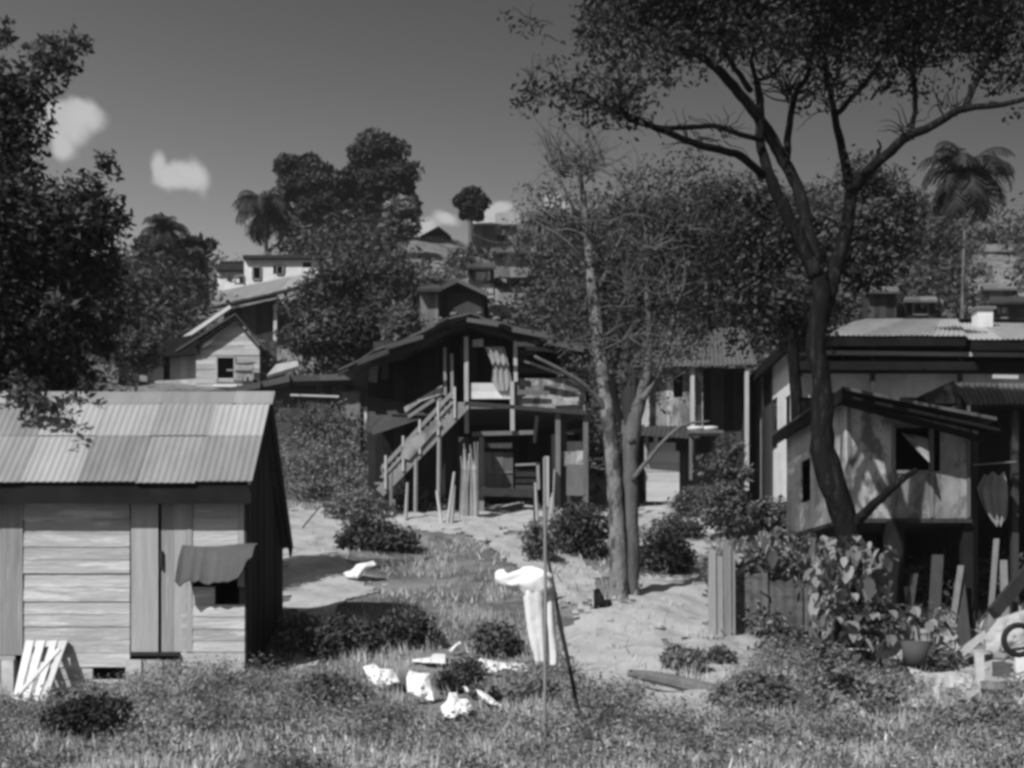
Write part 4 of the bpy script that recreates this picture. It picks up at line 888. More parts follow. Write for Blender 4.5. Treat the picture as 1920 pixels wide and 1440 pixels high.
def big_tree():
    Y = 17.0; b = P(1588, 1160, Y); o = empty('spreading_tree', (b.x, Y, float(H(b.x, Y))), 'big dark spreading tree whose crooked trunk crosses the patched shack', 'tree')
    t = MB()
    limb(t, [(1592, 1215), (1590, 1130), (1590, 1010), (1560, 905), (1540, 820), (1543, 730), (1530, 640), (1540, 560), (1530, 500)], Y, [30, 25, 21, 24, 21, 18, 17, 16, 13], 14, .3)
    limb(t, [(1532, 520), (1500, 450), (1465, 380), (1440, 320), (1425, 265, .2), (1426, 200, .3), (1420, 155, .4)], Y, [15, 13, 12, 10, 9, 8, 6], 8)
    limb(t, [(1530, 500), (1512, 420, .3), (1495, 350, .4), (1468, 300, .5), (1445, 255, .4), (1410, 205, .2), (1365, 150, 0), (1325, 112, -.4), (1280, 88, -.8), (1220, 40, -1)], Y, [14, 12, 11, 11, 12, 10, 9, 7, 6, 4], 8)
    limb(t, [(1432, 330), (1395, 296, -.3), (1370, 286, -.5), (1325, 276, -.8), (1285, 262, -1), (1245, 246, -1.2), (1200, 226, -1.4), (1166, 205, -1.5), (1162, 150, -1.5)], Y, [8, 7.5, 7, 7, 6, 5.5, 5, 4, 3], 7)
    limb(t, [(1428, 262), (1390, 252, -.3), (1345, 237, -.5), (1300, 238, -.8), (1240, 240, -1), (1185, 225, -1.2), (1120, 190, -1.5), (1060, 160, -1.6)], Y, [6, 5, 5, 5, 4.5, 4, 3, 2], 6)
    limb(t, [(1475, 300, .5), (1478, 250, .6), (1490, 180, .8), (1515, 140, 1), (1523, 90, 1.1), (1528, 20, 1.2)], Y, [8, 7, 6, 5, 5, 3], 7)
    limb(t, [(1408, 170, .3), (1380, 130, .5), (1360, 95, .6), (1354, 40, .7)], Y, [6, 5, 4, 3], 6)
    limb(t, [(1418, 155, .4), (1410, 110, .6), (1420, 60, .7)], Y, [5, 4, 3], 6)
    limb(t, [(1422, 150, .4), (1448, 142, .6), (1465, 122, .7), (1500, 95, .9)], Y, [4, 3.5, 3, 2], 6)
    limb(t, [(1540, 600), (1568, 500, .4), (1588, 420, .5), (1595, 360, .6), (1580, 280, .8), (1566, 225, .9), (1556, 170, 1), (1545, 110, 1.1), (1550, 30, 1.2)], Y, [15, 14, 13, 11, 8, 7, 5, 4, 3], 8)
    limb(t, [(1566, 218, .9), (1600, 180, 1.2), (1640, 135, 1.4), (1655, 100, 1.5), (1690, 40, 1.6)], Y, [6, 5.5, 5, 4, 3], 7)
    limb(t, [(1595, 362, .6), (1625, 325, .4), (1660, 292, .2), (1702, 255, 0), (1745, 238, -.2), (1790, 210, -.4), (1830, 200, -.5), (1880, 196, -.7), (1940, 180, -.9)], Y, [11, 11, 10, 9, 8, 7, 6, 5, 4], 8)
    limb(t, [(1702, 255, 0), (1714, 222, .2), (1716, 170, .3), (1712, 120, .4), (1720, 40, .5)], Y, [6, 5, 5, 4, 3], 6)
    limb(t, [(1808, 205, -.4), (1822, 170, -.3), (1845, 125, -.2), (1868, 90, 0), (1890, 40, .2), (1900, -40, .3)], Y, [7, 6, 6, 5, 4, 3], 7)
    limb(t, [(1625, 330, .4), (1650, 282, .3), (1645, 262, .3)], Y, [3.5, 3, 1.5], 5)
    limb(t, [(1600, 985), (1640, 945, -.3), (1690, 900, -.5), (1720, 880, -.6)], Y, [12, 9, 7, 4], 7)
    twigs(t, [(1360, 60), (1420, 60), (1520, 70), (1220, 60), (1300, 100), (1660, 90), (1716, 130), (1860, 100), (1166, 190), (1480, 180), (1560, 170)], Y, 260, 110, 1.9, 3)
    twigs(t, [(1240, 250), (1300, 270), (1350, 250), (1180, 230)], Y - 1, 50, 70, 1.3, 5, 1.4)
    twigs(t, [(1060, 160), (1000, 170), (1120, 60), (1180, 30), (1120, 200), (1010, 60)], Y - 1.2, 60, 70, 1.3, 6, 1.6)
    twigs(t, [(1560, 200), (1640, 140), (1700, 250), (1780, 210), (1860, 190), (1500, 180), (1440, 150)], Y, 70, 80, 1.5, 7, 1.3)
    t.build('trunk', 'dark_bark', o, True)
    B = [(x, y, Y + d, a, c) for (x, y, d, a, c) in
         [(1130, 70, -1, 60, 50), (1180, 20, 0, 80, 60), (1120, 10, 1, 50, 30), (1230, 90, -1, 70, 50), (1280, 30, 1, 90, 60), (1340, 60, 0, 80, 50), (1400, 20, 1, 90, 60), (1450, 70, -.5, 70, 45), (1500, 30, 0, 80, 60), (1560, 60, .5, 80, 55), (1610, 20, 1, 80, 60),
          (1640, 90, 0, 60, 45), (1700, 40, 0, 80, 60), (1760, 90, 0, 60, 40), (1800, 30, 0, 90, 60), (1870, 60, 0, 70, 50), (1910, 120, 0, 50, 40), (1660, 150, 1, 50, 28), (1720, 160, .5, 26, 40), (1860, 140, 0, 50, 25), (1905, 220, 0, 30, 18),
          (1150, 130, -1.2, 40, 40), (1060, 165, -1.5, 60, 38), (1000, 170, -1.6, 40, 36), (1110, 205, -1.5, 60, 34), (1150, 180, -1.5, 55, 35), (1030, 115, -1.5, 30, 22), (985, 48, -1.5, 34, 22), (1010, 75, -1.5, 16, 14), (955, 8, -1.5, 36, 14), (960, 190, -1.5, 12, 9),
          (1190, 210, -1.4, 50, 26), (1250, 150, -1, 40, 22), (1330, 140, 0, 30, 18), (1500, 200, 1, 22, 26), (1530, 140, 1, 36, 30), (1470, 130, .6, 26, 18), (1590, 150, 1, 34, 26), (1615, 205, 1, 18, 16), (1800, 160, 0, 26, 12), (1240, -60, 0, 120, 60), (1450, -70, 0, 160, 60), (1700, -70, 0, 160, 70), (1900, -50, 0, 90, 70),
          (1600, 300, 0, 34, 26), (1575, 275, 0, 18, 14), (1720, 300, 1, 10, 8)]]
    foliage('crown', o, 'leaf_canopy', 48000, blobs_px(B, 1.1), .042, 11, clumps=26, tight=.42, asp=.5)
big_tree()

def twin_tree():
    Y = 20.0; o = empty('twin_trunked_tree', GY(1165, Y), 'thin leaved tree with pale twin trunks rising together in the middle of the yard', 'tree')
    t = MB()
    limb(t, [(1158, 1150), (1160, 1100), (1158, 1000), (1152, 900), (1142, 800), (1130, 700), (1118, 600), (1106, 500), (1098, 420), (1090, 330), (1084, 260)], Y, [30, 19, 16, 14, 13, 12, 12, 8, 6, 4, 2], 12, .2)
    t.build('trunk', 'pale_bark', o, True); t = MB()
    limb(t, [(1185, 1150), (1180, 1100), (1182, 1000), (1180, 900), (1184, 820), (1202, 745), (1216, 680), (1217, 600), (1212, 520), (1222, 440)], Y + .12, [30, 19, 17, 17, 16, 11, 8, 6, 4, 3], 12, .2)
    limb(t, [(1142, 780), (1110, 735, -.2), (1065, 702, -.4), (1002, 668, -.6)], Y, [6, 5, 4, 2.5], 6)
    limb(t, [(1184, 830), (1160, 780, .3), (1150, 700, .5), (1165, 640, .7), (1172, 560, .8)], Y, [8, 7, 6, 4, 3], 6)
    limb(t, [(1202, 750), (1240, 690, .3), (1262, 600, .5), (1280, 500, .6), (1290, 380, .7)], Y, [7, 6, 5, 4, 2], 6)
    limb(t, [(1112, 560), (1150, 480, .3), (1180, 400, .4), (1200, 320, .5)], Y, [5, 4, 3, 1.5], 5)
    limb(t, [(1100, 430), (1070, 380, -.3), (1045, 320, -.4), (1018, 240, -.5)], Y, [4, 3, 2.5, 1.2], 5)
    limb(t, [(1106, 505), (1060, 450, -.3), (1010, 420, -.4), (960, 380, -.5)], Y, [4, 3, 2, 1], 5)
    limb(t, [(1186, 900), (1225, 850, -.3), (1275, 800, -.5), (1330, 790, -.5)], Y, [5, 4, 3, 2], 5)
    twigs(t, [(1050, 420), (1060, 320), (1100, 330), (1180, 380), (1220, 470), (1290, 420), (1260, 560), (1000, 480), (1180, 560), (1110, 440), (1120, 300)], Y, 240, 130, 1.5, 8, .9)
    twigs(t, [(1180, 640), (1240, 700), (1150, 720), (1230, 560), (1120, 640)], Y, 50, 90, 1.4, 9, 1.5)
    t.build('branches', 'bark', o, True)
    B = [(x, y, Y + d, a, c) for (x, y, d, a, c) in
         [(1060, 290, 0, 50, 30), (1040, 370, 0, 50, 40), (1090, 420, 0, 50, 50), (985, 470, 0, 50, 50), (1050, 520, 0, 60, 60), (1150, 400, .5, 60, 60), (1170, 500, .5, 80, 70), (1250, 420, .5, 70, 80), (1130, 600, .3, 70, 50), (1230, 560, .6, 80, 70), (1050, 610, 0, 50, 40),
          (1300, 480, .6, 70, 80), (1200, 660, .4, 60, 50), (1300, 640, .6, 50, 50), (1100, 690, 0, 50, 30), (1250, 730, .3, 30, 40), (1290, 320, .6, 60, 50), (1195, 330, .4, 40, 40)]]
    foliage('crown', o, 'leaf_dark', 13000, blobs_px(B, 1), .045, 21, clumps=20, tight=.45, asp=.4)
twin_tree()

def tree(name, label, Y, base, stems, B, n, size, material='leaf_dark', bark='bark', cat='tree', group=None, seed=0, clumps=12, **k):
    b = GY(base, Y); o = empty(name, b, label, cat, group)
    t = MB()
    for pts, rad in stems: limb(t, pts, Y, rad, 6)
    t.build('trunk', bark, o, True)
    foliage('crown', o, material, n, blobs_px([(x, y, Y + d, a, c) for (x, y, d, a, c) in B]), size, seed, clumps=clumps, **k); return o
gb = lambda px, Y: (px, HZ - (float(H(sx(px, Y), Y)) - CZ) / Y * F + 6)
tree('leafy_tree', 'dense leafy tree hanging over the left end of the corrugated roof', 17.9, -70, [([(-70, 1180), (-60, 900), (-30, 600), (10, 400), (14, 150)], [30, 26, 20, 12, 4]), ([(-30, 600), (60, 500), (130, 400)], [12, 8, 3]), ([(14, 200), (60, 160), (120, 110)], [5, 4, 2])],
     [(110, 110, 0, 68, 52), (150, 90, 0, 30, 32), (45, 90, 0, 25, 22), (5, 80, 0, 14, 60), (14, 210, 0, 60, 90), (60, 170, 0, 50, 40), (10, 330, 0, 50, 60), (190, 320, 0, 42, 38), (60, 310, 0, 30, 34), (120, 400, 0, 110, 80), (210, 420, .5, 32, 50), (40, 480, 0, 110, 90), (170, 520, .5, 75, 75), (70, 610, 0, 120, 80), (190, 600, 1, 50, 60), (40, 700, 0, 90, 60), (130, 690, .5, 60, 50), (30, 735, -1, 70, 36), (60, 748, -1.5, 60, 30), (100, 768, -1.7, 36, 34), (112, 795, -1.9, 22, 26), (150, 725, -1.2, 36, 24), (200, 660, 1, 30, 40), (-60, 500, 0, 120, 250), (-80, 200, 0, 90, 120)],
     84000, .062, 'leaf_dark', 'dark_bark', seed=31, clumps=18, tight=.27)
tree('bushy_tree', 'dark thick tree behind the limbs of the big spreading tree', 26.0, 1500, [([gb(1500, 26), (1495, 800), (1480, 600), (1450, 450)], [14, 12, 9, 5]), ([(1482, 600), (1600, 480), (1640, 400)], [7, 5, 3])],
     [(1400, 370, 0, 50, 50), (1450, 430, 0, 60, 70), (1390, 470, 0, 70, 60), (1520, 430, 0, 60, 60), (1590, 470, 0, 70, 70), (1645, 400, 0, 60, 70), (1690, 440, 0, 45, 50), (1350, 540, .5, 70, 50), (1450, 550, 0, 80, 50), (1560, 560, 0, 60, 50), (1640, 500, 0, 60, 40), (1500, 620, 1, 60, 40), (1395, 620, 1, 36, 40), (1330, 390, 0, 40, 50), (1610, 330, 0, 46, 40), (1700, 370, 0, 40, 30), (1300, 600, .5, 40, 40), (1760, 450, 3, 50, 30)],
     25000, .068, 'leaf_dark', 'dark_bark', seed=41, tight=.4)
tree('round_tree', 'tall dark double crowned tree on the skyline right of the left palm', 82, 570, [([gb(600, 82), (592, 420), (580, 360)], [7, 6, 4])], [(570, 315, 0, 44, 26), (552, 345, 0, 28, 30), (600, 345, 0, 34, 36), (600, 395, 0, 36, 36), (575, 370, 0, 24, 20), (640, 345, 0, 26, 26), (538, 350, 0, 12, 22)], 15000, .2, 'leaf_canopy', seed=51, tight=.33)
tree('round_tree', 'tallest hilltop tree, broad dark crown on several pale stems', 84, 680, [([gb(655, 84), (655, 440), (660, 390)], [4, 4, 2]), ([gb(672, 84), (672, 430), (690, 380)], [4, 4, 2]), ([gb(690, 84), (694, 440), (715, 380)], [5, 4, 2]), ([gb(640, 84), (636, 440), (625, 400)], [4, 3, 2])],
     [(712, 292, 0, 48, 34), (735, 330, 0, 44, 40), (690, 335, 0, 40, 40), (655, 360, 0, 36, 36), (745, 380, 0, 40, 34), (700, 390, 0, 50, 36), (770, 380, 0, 16, 26), (640, 410, 0, 30, 30), (705, 430, 0, 44, 22), (768, 325, 0, 12, 12)], 24000, .2, 'leaf_canopy', 'pale_bark', seed=52, tight=.33)
tree('small_tree', 'thin pale leaved tree in the shade right of the tallest hilltop tree', 78, 745, [([gb(745, 78), (742, 430), (745, 400)], [3, 3, 1.5])], [(748, 395, 0, 30, 26), (765, 420, 0, 22, 20), (735, 430, 0, 20, 22)], 1800, .3, 'leaf_pale', seed=53)
tree('small_tree', 'small round dark tree left of the long pale hilltop roof', 84, 880, [([gb(882, 84), (882, 420), (880, 395)], [5, 4.5, 3])], [(864, 378, 0, 22, 12), (898, 382, 0, 20, 16), (880, 368, 0, 22, 14), (888, 400, 0, 18, 14), (884, 395, 0, 26, 14)], 5200, .17, 'leaf_canopy', seed=54)
tree('bushy_tree', 'broad grey green tree on the slope left of the timber house roof', 44, 660, [([gb(660, 44), (655, 640), (640, 580)], [7, 6, 3]), ([gb(690, 44), (700, 600), (730, 540)], [5, 4, 2])],
     [(600, 570, 0, 50, 50), (650, 530, 0, 60, 40), (720, 540, 0, 60, 45), (640, 620, 0, 70, 50), (710, 610, 0, 60, 50), (580, 640, 0, 45, 40), (650, 680, 0, 60, 30), (760, 570, 0, 30, 40), (560, 600, 0, 30, 40)], 32000, .105, 'leaf_dark', seed=55, tight=.38, clumps=16)
tree('bushy_tree', 'dark tree filling the slope between the white flat roofed house and the left palm', 70, 400, [([gb(390, 70), (385, 480)], [6, 4])], [(360, 470, 0, 44, 26), (330, 520, 0, 60, 40), (290, 490, 0, 50, 36), (385, 462, 3, 26, 18)], 9000, .28, 'leaf_dark', seed=56)

def palm(label, Y, px, py, R_px, base_px, nf, seed, droop=1.0, rt=4):
    R = random.Random(seed); b = GY(base_px, Y); o = empty('palm_tree', b, label, 'palm tree', None)
    c = P(px, py, Y); t = MB(); q0 = gb(base_px, Y)
    limb(t, [q0, (base_px + (px - base_px) * .3, (q0[1] + py) / 2), (px, py)], Y, [rt * 1.3, rt, rt * .9], 7); t.build('trunk', 'pale_bark', o, True)
    V = []; Fc = []; T = []; L0 = R_px / F * Y
    for i in range(nf):
        az = 2 * math.pi * i / nf * 2.4 + R.uniform(-.3, .3); el = R.uniform(-.5, 1.35); L = L0 * R.uniform(.85, 1.2); tn = R.random() * .6
        d = Vector((math.cos(az), math.sin(az), 0)); p = c.copy(); a = el; seg = 12; st = L / seg; prev = p
        for k in range(seg):
            p = prev + (d * math.cos(a) + Vector((0, 0, 1)) * math.sin(a)) * st; a -= (.10 + .05 * k / 3) * droop * 1.1
            ax = (p - prev).normalized(); side = ax.cross(Vector((0, 0, 1))); side = side.normalized() if side.length > .1 else Vector((d.y, -d.x, 0)); ll = L * .30 * math.sin(math.pi * min(1, (k + 1.5) / (seg + 1)) ** .8) + .05
            for s in (-1, 1):
                for h in (0, .5):
                    q = prev.lerp(p, h); e = q + side * s * ll * .75 + ax * ll * .35 - Vector((0, 0, 1)) * ll * R.uniform(.35, .7); w = ax * st * .20
                    bi = len(V); V += [q - w, q + w, e + w * .4, e - w * .4]; Fc.append([bi, bi + 1, bi + 2, bi + 3]); T.append(min(1, tn + R.random() * .4))
            bi = len(V); w = side * .04 * Y / 60; V += [prev - w, prev + w, p + w, p - w]; Fc.append([bi, bi + 1, bi + 2, bi + 3]); T.append(.6)
            prev = p
    V = np.array([tuple(v - b) for v in V]); link('crown', raw_mesh('crown', V, np.array(Fc), T), 'leaf_canopy', o)
palm('palm with arching fronds left of the double crowned tree', 83, 497, 392, 78, 500, 46, 61, rt=4)
palm('spiky palm poking above the hillside trees at the left', 66, 308, 432, 58, 306, 34, 62, rt=3)
palm('tall palm on a thin bare trunk above the pale hip roof', 50, 1812, 330, 104, 1803, 54, 63, rt=2.6)

# ================================================================== scrub that covers the slopes (one mass nobody could count)
KEEP = [(50, 222, 497, 585, 742), (62, 390, 560, 505, 640), (76, 402, 605, 476, 530), (88, 772, 842, 420, 490), (86, 884, 975, 394, 458), (80, 990, 1040, 398, 430), (64, 922, 995, 464, 516), (46, 790, 900, 518, 600), (43, 786, 824, 536, 640), (92, 1828, 1910, 458, 505),
        (60, 1696, 1756, 552, 600), (66, 1842, 1904, 528, 590), (58, 1628, 1684, 536, 596), (78, 1620, 1660, 470, 505), (50, 1797, 1809, 470, 620), (70, 440, 552, 335, 470), (70, 640, 700, 430, 465)]
def scrub(name, label, material, ncl, per, seed, x0, x1, Y0, Y1, rmin, rmax, leaf, pad=1.0):
    R = np.random.default_rng(seed); B = []
    while len(B) < ncl:
        Y = R.uniform(Y0, Y1); px = R.uniform(x0, x1); X = sx(px, Y); z = float(H(X, Y)); r = R.uniform(rmin, rmax) * (.75 + Y / 160); py = HZ - (z + r * .6 - CZ) / Y * F; rp = r / Y * F
        if Y > 62 and 425 < px < 575 and py - rp < 452: continue
        if Y > 62 and px < 450 and py - rp < 440 + abs(px - 340) * .1: continue
        if Y > 78 and 745 < px < 1000 and py - rp < 452: continue
        if any(Y < k[0] + 3 and px + rp * .8 * pad > k[1] and px - rp * .8 * pad < k[2] and py - rp * .8 * pad < k[4] - (1 - pad) * 20 and py + rp * pad > k[3] for k in KEEP): 
            continue
        B.append((X, Y, z + r * .45, r, r, r * R.uniform(.6, 1.0)))
    V, Fq, t = leaves(ncl * per, B, leaf, seed, clumps=8, tight=.33, up=.6)
    o = link(name, raw_mesh(name, V, Fq, t), material); tag(o, label, 'scrub', kind='stuff')
scrub('scrub', 'dark scrub covering the far hillside', 'leaf_dark', 1700, 130, 71, -60, 1990, 56, 98, 1.0, 2.4, .21)
scrub('scrub', 'bushes and undergrowth on the nearer slope', 'leaf_dark', 700, 150, 72, -40, 1980, 37.5, 57, .7, 1.7, .13)

scrub('ground_cover', 'low growth between the hillside huts', 'leaf', 900, 60, 73, 700, 1990, 38, 96, .35, .8, .2, .3)

# ================================================================== bushes
def bush(px, py, Y, a, b, n, size, label, material='leaf', name='bush', seed=0, cat='bush', group=None, sub=None, fix=False, **k):
    """py = centre row; the crown reaches down to the ground"""
    if py + b < 1400 and name == 'bush' and not fix: Y = G(px, py + b * .85).y; sub = [(q[0], q[1], Y + (q[2] - sub[0][2]), q[3], q[4]) for q in sub] if sub else None
    if not sub:
        Rb = random.Random(seed * 7 + 1); sub = [(px, py + b * .2, Y, a * .7, b * .75)]
        for i in range(9):
            f = Rb.uniform(-1, 1); sub.append((px + f * a * .95, py + b * (.55 - Rb.uniform(0, 1.25) * (1 - abs(f) * .7)), Y + Rb.uniform(-.15, .15), a * Rb.uniform(.16, .42), b * Rb.uniform(.2, .5)))
    k.setdefault('tight', .5); k.setdefault('clumps', 7); size *= .82
    L = sub
    o = empty(name, GY(px, Y), label, cat, group); mb = MB(); R = random.Random(seed); g = GY(px, Y)
    for i in range(5):
        e = P(px + R.uniform(-a, a) * .7, py - R.uniform(-.1, .7) * b, Y + R.uniform(-.2, .2)); s = g + Vector((R.uniform(-.08, .08), 0, -.05))
        mb.tube([s, s.lerp(e, .5) + Vector((R.uniform(-.08, .08), 0, .05)), e], [.02 * Y / 20, .014 * Y / 20, .006 * Y / 20], 4)
    mb.build('stems', 'bark', o); foliage('foliage', o, material, n, blobs_px(L), size, seed + 100, **k)
bush(600, 880, 25, 85, 62, 7000, .07, 'large pale speckled bush right of the shed gable', 'leaf_pale', seed=1, sub=[(600, 880, 25, 80, 60), (560, 810, 26, 50, 50), (650, 900, 25, 60, 50), (545, 900, 24.5, 30, 50), (620, 800, 27, 60, 40), (590, 760, 28, 60, 30)])
bush(690, 900, 26, 45, 50, 3000, .07, 'bush at the foot of the outside stair', 'leaf_pale', seed=2)
bush(700, 1000, 23.5, 62, 38, 4500, .07, 'dark low bush beside the white cloth above the grass slope', 'leaf_dark', seed=3)
bush(1085, 985, 22, 52, 68, 5200, .07, 'dark round bush left of the twin trunks', 'leaf_dark', seed=4)
bush(1010, 1010, 19, 26, 46, 1200, .06, 'scraggy bush behind the clothes post', 'leaf', seed=5)
bush(1245, 1030, 22, 55, 52, 3600, .07, 'dark bush right of the twin trunks', 'leaf_dark', seed=6)
bush(1370, 860, 27, 46, 58, 3600, .08, 'climbing bush against the white corner of the big house', 'leaf', seed=7, fix=True, sub=[(1368, 845, 27, 26, 26), (1352, 880, 27, 30, 24), (1388, 890, 27, 22, 24), (1362, 920, 27, 34, 28), (1375, 955, 27, 40, 30), (1340, 960, 27, 24, 26), (1380, 820, 27, 14, 18), (1350, 840, 27, 12, 14)])
bush(870, 1262, 13.4, 42, 42, 2600, .035, 'dark weed bush between the towel and the long white cloth', 'leaf_dark', seed=8)
bush(640, 1190, 16.5, 72, 50, 4600, .05, 'dark bush at the right of the shed corner', 'leaf_dark', seed=9)
bush(760, 1175, 16.5, 70, 38, 3600, .05, 'dark weeds in the hollow above the spread laundry', 'leaf_dark', seed=10)
bush(930, 1190, 16.5, 50, 44, 2400, .05, 'grey weeds left of the trouser legs', 'leaf', seed=11)
bush(1010, 1300, 12.5, 62, 30, 2200, .036, 'weeds at the foot of the clothes post', 'leaf', seed=12)
bush(905, 1292, 12.6, 26, 24, 700, .05, 'pale round leaved weed behind the narrow white rag', 'leaf_pale', seed=13)
bush(620, 1290, 13.3, 60, 34, 2600, .04, 'weeds left of the spread laundry', 'leaf', seed=14)
bush(170, 1335, 12.6, 85, 44, 4200, .034, 'black weeds before the hole in the shed wall', 'leaf_canopy', seed=15)
bush(1280, 1225, 15.2, 36, 40, 1500, .05, 'pale weed bush left of the standing planks', 'leaf_pale', seed=16)
bush(1420, 1300, 13.4, 90, 40, 3600, .045, 'broad weed bush before the fallen log', 'leaf', seed=17)
bush(1600, 1300, 13.2, 80, 50, 3600, .05, 'weed bush hiding the half tyre', 'leaf_pale', seed=18)
bush(1770, 1090, 19.0, 90, 60, 4200, .07, 'dark undergrowth beneath the patched shack', 'leaf_dark', seed=19)
bush(1880, 1080, 18.5, 60, 60, 2400, .07, 'undergrowth under the grey hanging cloth', 'leaf', seed=20)
bush(1450, 960, 22, 50, 40, 1800, .07, 'ragged bush under the left eave of the patched shack', 'leaf', seed=21)
bush(1290, 940, 27, 32, 34, 1300, .07, 'small bush beside the whitewashed wall', 'leaf', seed=22)
bush(1860, 1370, 11.2, 70, 30, 2200, .04, 'weeds before the scrap heap at the lower right', 'leaf', seed=23)
bush(1660, 1390, 11.0, 90, 26, 2400, .04, 'low weeds at the bottom edge below the half tyre', 'leaf_pale', seed=24)
bush(760, 600, 40, 30, 60, 1800, .11, 'tall bush beside the leaning hut wall', 'leaf', seed=25, fix=True)
bush(250, 640, 44, 40, 60, 2600, .13, 'bush left of the gabled cottage', 'leaf_dark', seed=26, fix=True)

bush(780, 935, 30, 60, 28, 2200, .08, 'dark undergrowth below the outside stair', 'leaf_dark', seed=30)
bush(850, 938, 30, 50, 20, 1500, .07, 'dark litter of twigs under the bundle of cut branches', 'leaf_dark', seed=31)
bush(940, 934, 30, 60, 14, 1300, .07, 'low dark weeds along the foot of the timber house', 'leaf_dark', seed=32)
bush(1075, 925, 29, 40, 30, 1300, .08, 'grey shrub by the right corner of the timber house', 'leaf', seed=33)
bush(665, 945, 27, 60, 34, 2600, .07, 'loose shrub at the lower left end of the outside stair', 'leaf_pale', seed=34)
bush(1330, 900, 27, 50, 46, 2200, .08, 'shrub between the whitewashed wall and the big house', 'leaf', seed=35)
bush(1265, 985, 24, 60, 26, 1500, .06, 'straggling shrub casting shade right of the twin trunks', 'leaf_dark', seed=36)
bush(1550, 1240, 14.5, 70, 40, 2600, .05, 'weeds between the tin fence and the half tyre', 'leaf', seed=37)
bush(1350, 1225, 15, 30, 24, 900, .045, 'small weed at the foot of the upright planks', 'leaf', seed=38)
bush(560, 1180, 17, 40, 50, 2400, .05, 'dry weeds close to the shed gable', 'leaf_pale', seed=39)
YF = G(1440, 1194).y
def broadleaf(px0, px1, py0, py1, Y, n, seed, label):
    """large soft leaves on stalks"""
    R = random.Random(seed); o = empty('broad_leaved_plant', GY((px0 + px1) / 2, Y), label, 'plant'); st = MB(); mb = MB()
    for i in range(n):
        px = R.uniform(px0, px1); k = 1 - abs((px - (px0 + px1) / 2) / (px1 - px0)) * .7; py = R.uniform(py0 + (1 - k) * 60, py1); Yk = Y + R.uniform(-.5, .5)
        c = P(px, py, Yk); g = GY((px0 + px1) / 2 + (px - (px0 + px1) / 2) * .5, Y)
        if i % 26 == 0: st.tube([g, g.lerp(c, .6) + Vector((R.uniform(-.05, .05), 0, .1)), c], [.014, .01, .005], 4)
        L = R.uniform(.04, .15); az = R.uniform(0, 6.28); til = R.uniform(-1.3, .1); ax = Vector((math.cos(az) * math.cos(til), math.sin(az) * math.cos(til), math.sin(til))); sd = ax.cross(Vector((0, 0, 1))).normalized(); up = sd.cross(ax)
        v = []; f = []
        for j, (u, w) in enumerate(((0, .05), (.2, .42), (.5, .5), (.8, .32), (1, .02))):
            p = c + ax * L * u * 1.5 - Vector((0, 0, 1)) * L * .5 * u * u
            v += [p - sd * L * w + up * L * w * .35, p, p + sd * L * w + up * L * w * .35]
        for j in range(4): f += [[3 * j, 3 * j + 1, 3 * j + 4, 3 * j + 3], [3 * j + 1, 3 * j + 2, 3 * j + 5, 3 * j + 4]]
        mb.poly(v, f, R.random())
    st.build('stems', 'bark', o); mb.build('leaves', 'leaf_pale', o)
bush(1400, 1060, YF + .5, 70, 60, 1800, .06, 'ragged shrub mixed with the large leaved plant over the tin fence', 'leaf', seed=60, fix=True)
bush(1640, 1150, 16.0, 50, 50, 1600, .05, 'small leaved shrub right of the big dark trunk foot', 'leaf', seed=61, fix=True)
broadleaf(1375, 1560, 985, 1110, YF + .45, 380, 1, 'large leaved plant sprawling over the low sheet fence')
broadleaf(1520, 1675, 1000, 1200, 16.1, 330, 2, 'drooping large leaved plant at the foot of the big dark trunk')
broadleaf(1680, 1790, 1120, 1180, 17.5, 80, 3, 'low large leaved plant under the patched shack')

# ================================================================== grass
def near_pts(n, seed, Y0, Y1, p=1.0):
    R = np.random.default_rng(seed); Y = Y0 + (Y1 - Y0) * R.uniform(0, 1, n) ** p; px = R.uniform(-40, 1960, n); X = (px - CX) / F * Y
    z = H(X, Y); py = HZ - (z - CZ) / Y * F; m = np.ones(n, bool)
    for s in SAND: m &= ~(inpoly(px, py, s) & (R.uniform(0, 1, n) > .07))
    for s in SAND2: m &= ~(inpoly(px, py, s) & (R.uniform(0, 1, n) > .16))
    for s in CL: m &= ~(inpoly(px, py, s) & (R.uniform(0, 1, n) > .12))
    m &= ~((X < -3.2) & (Y > 15.95) & (Y < 18.7))
    return np.stack([X, Y, z - .01], 1)[m], px[m], py[m], R
def nz3(p, s): return np.array([mnoise.noise(Vector((a[0] * s, a[1] * s, 3.0))) for a in p])
pts, px, py, R = near_pts(74000, 81, 8.6, 19, 1.25)
nn = nz3(pts, .9); keep = R.uniform(-.5, .5, len(pts)) < nn * 1.6 + .05; pts = pts[keep]; nn = nn[keep]
h = R.uniform(.04, .13, len(pts)) * (1.15 + nn) * np.where(pts[:, 1] > 12.5, 1.25, 1)
V, Fq, t = blade_mesh(pts, h, .007, 1)
tag(link('grass', raw_mesh('grass', V, Fq, np.clip(t * .5 + .25 + np.repeat(nn, 1) * .5, 0, 1)), 'grass'), 'rough grass over the near slope', 'grass', kind='stuff')
pts, px, py, R = near_pts(26000, 82, 8.6, 12.2, 1.0); nn = nz3(pts, 1.4); keep = (R.uniform(-.4, .6, len(pts)) < nn + .1) & (pts[:, 1] < 11.2 + nn * 2); pts = pts[keep]
V, Fq, t = blade_mesh(pts, R.uniform(.05, .15, len(pts)), .008, 2, .8)
tag(link('dry_grass', raw_mesh('dry_grass', V, Fq, t), 'dry_grass'), 'pale dry grass along the bottom edge', 'grass', kind='stuff')
pts, px, py, R = near_pts(42000, 83, 16, 34, 1.0); nn = nz3(pts, .5); keep = (R.uniform(-.5, .5, len(pts)) < nn * 1.8 + .05) & (px > 520); pts = pts[keep]
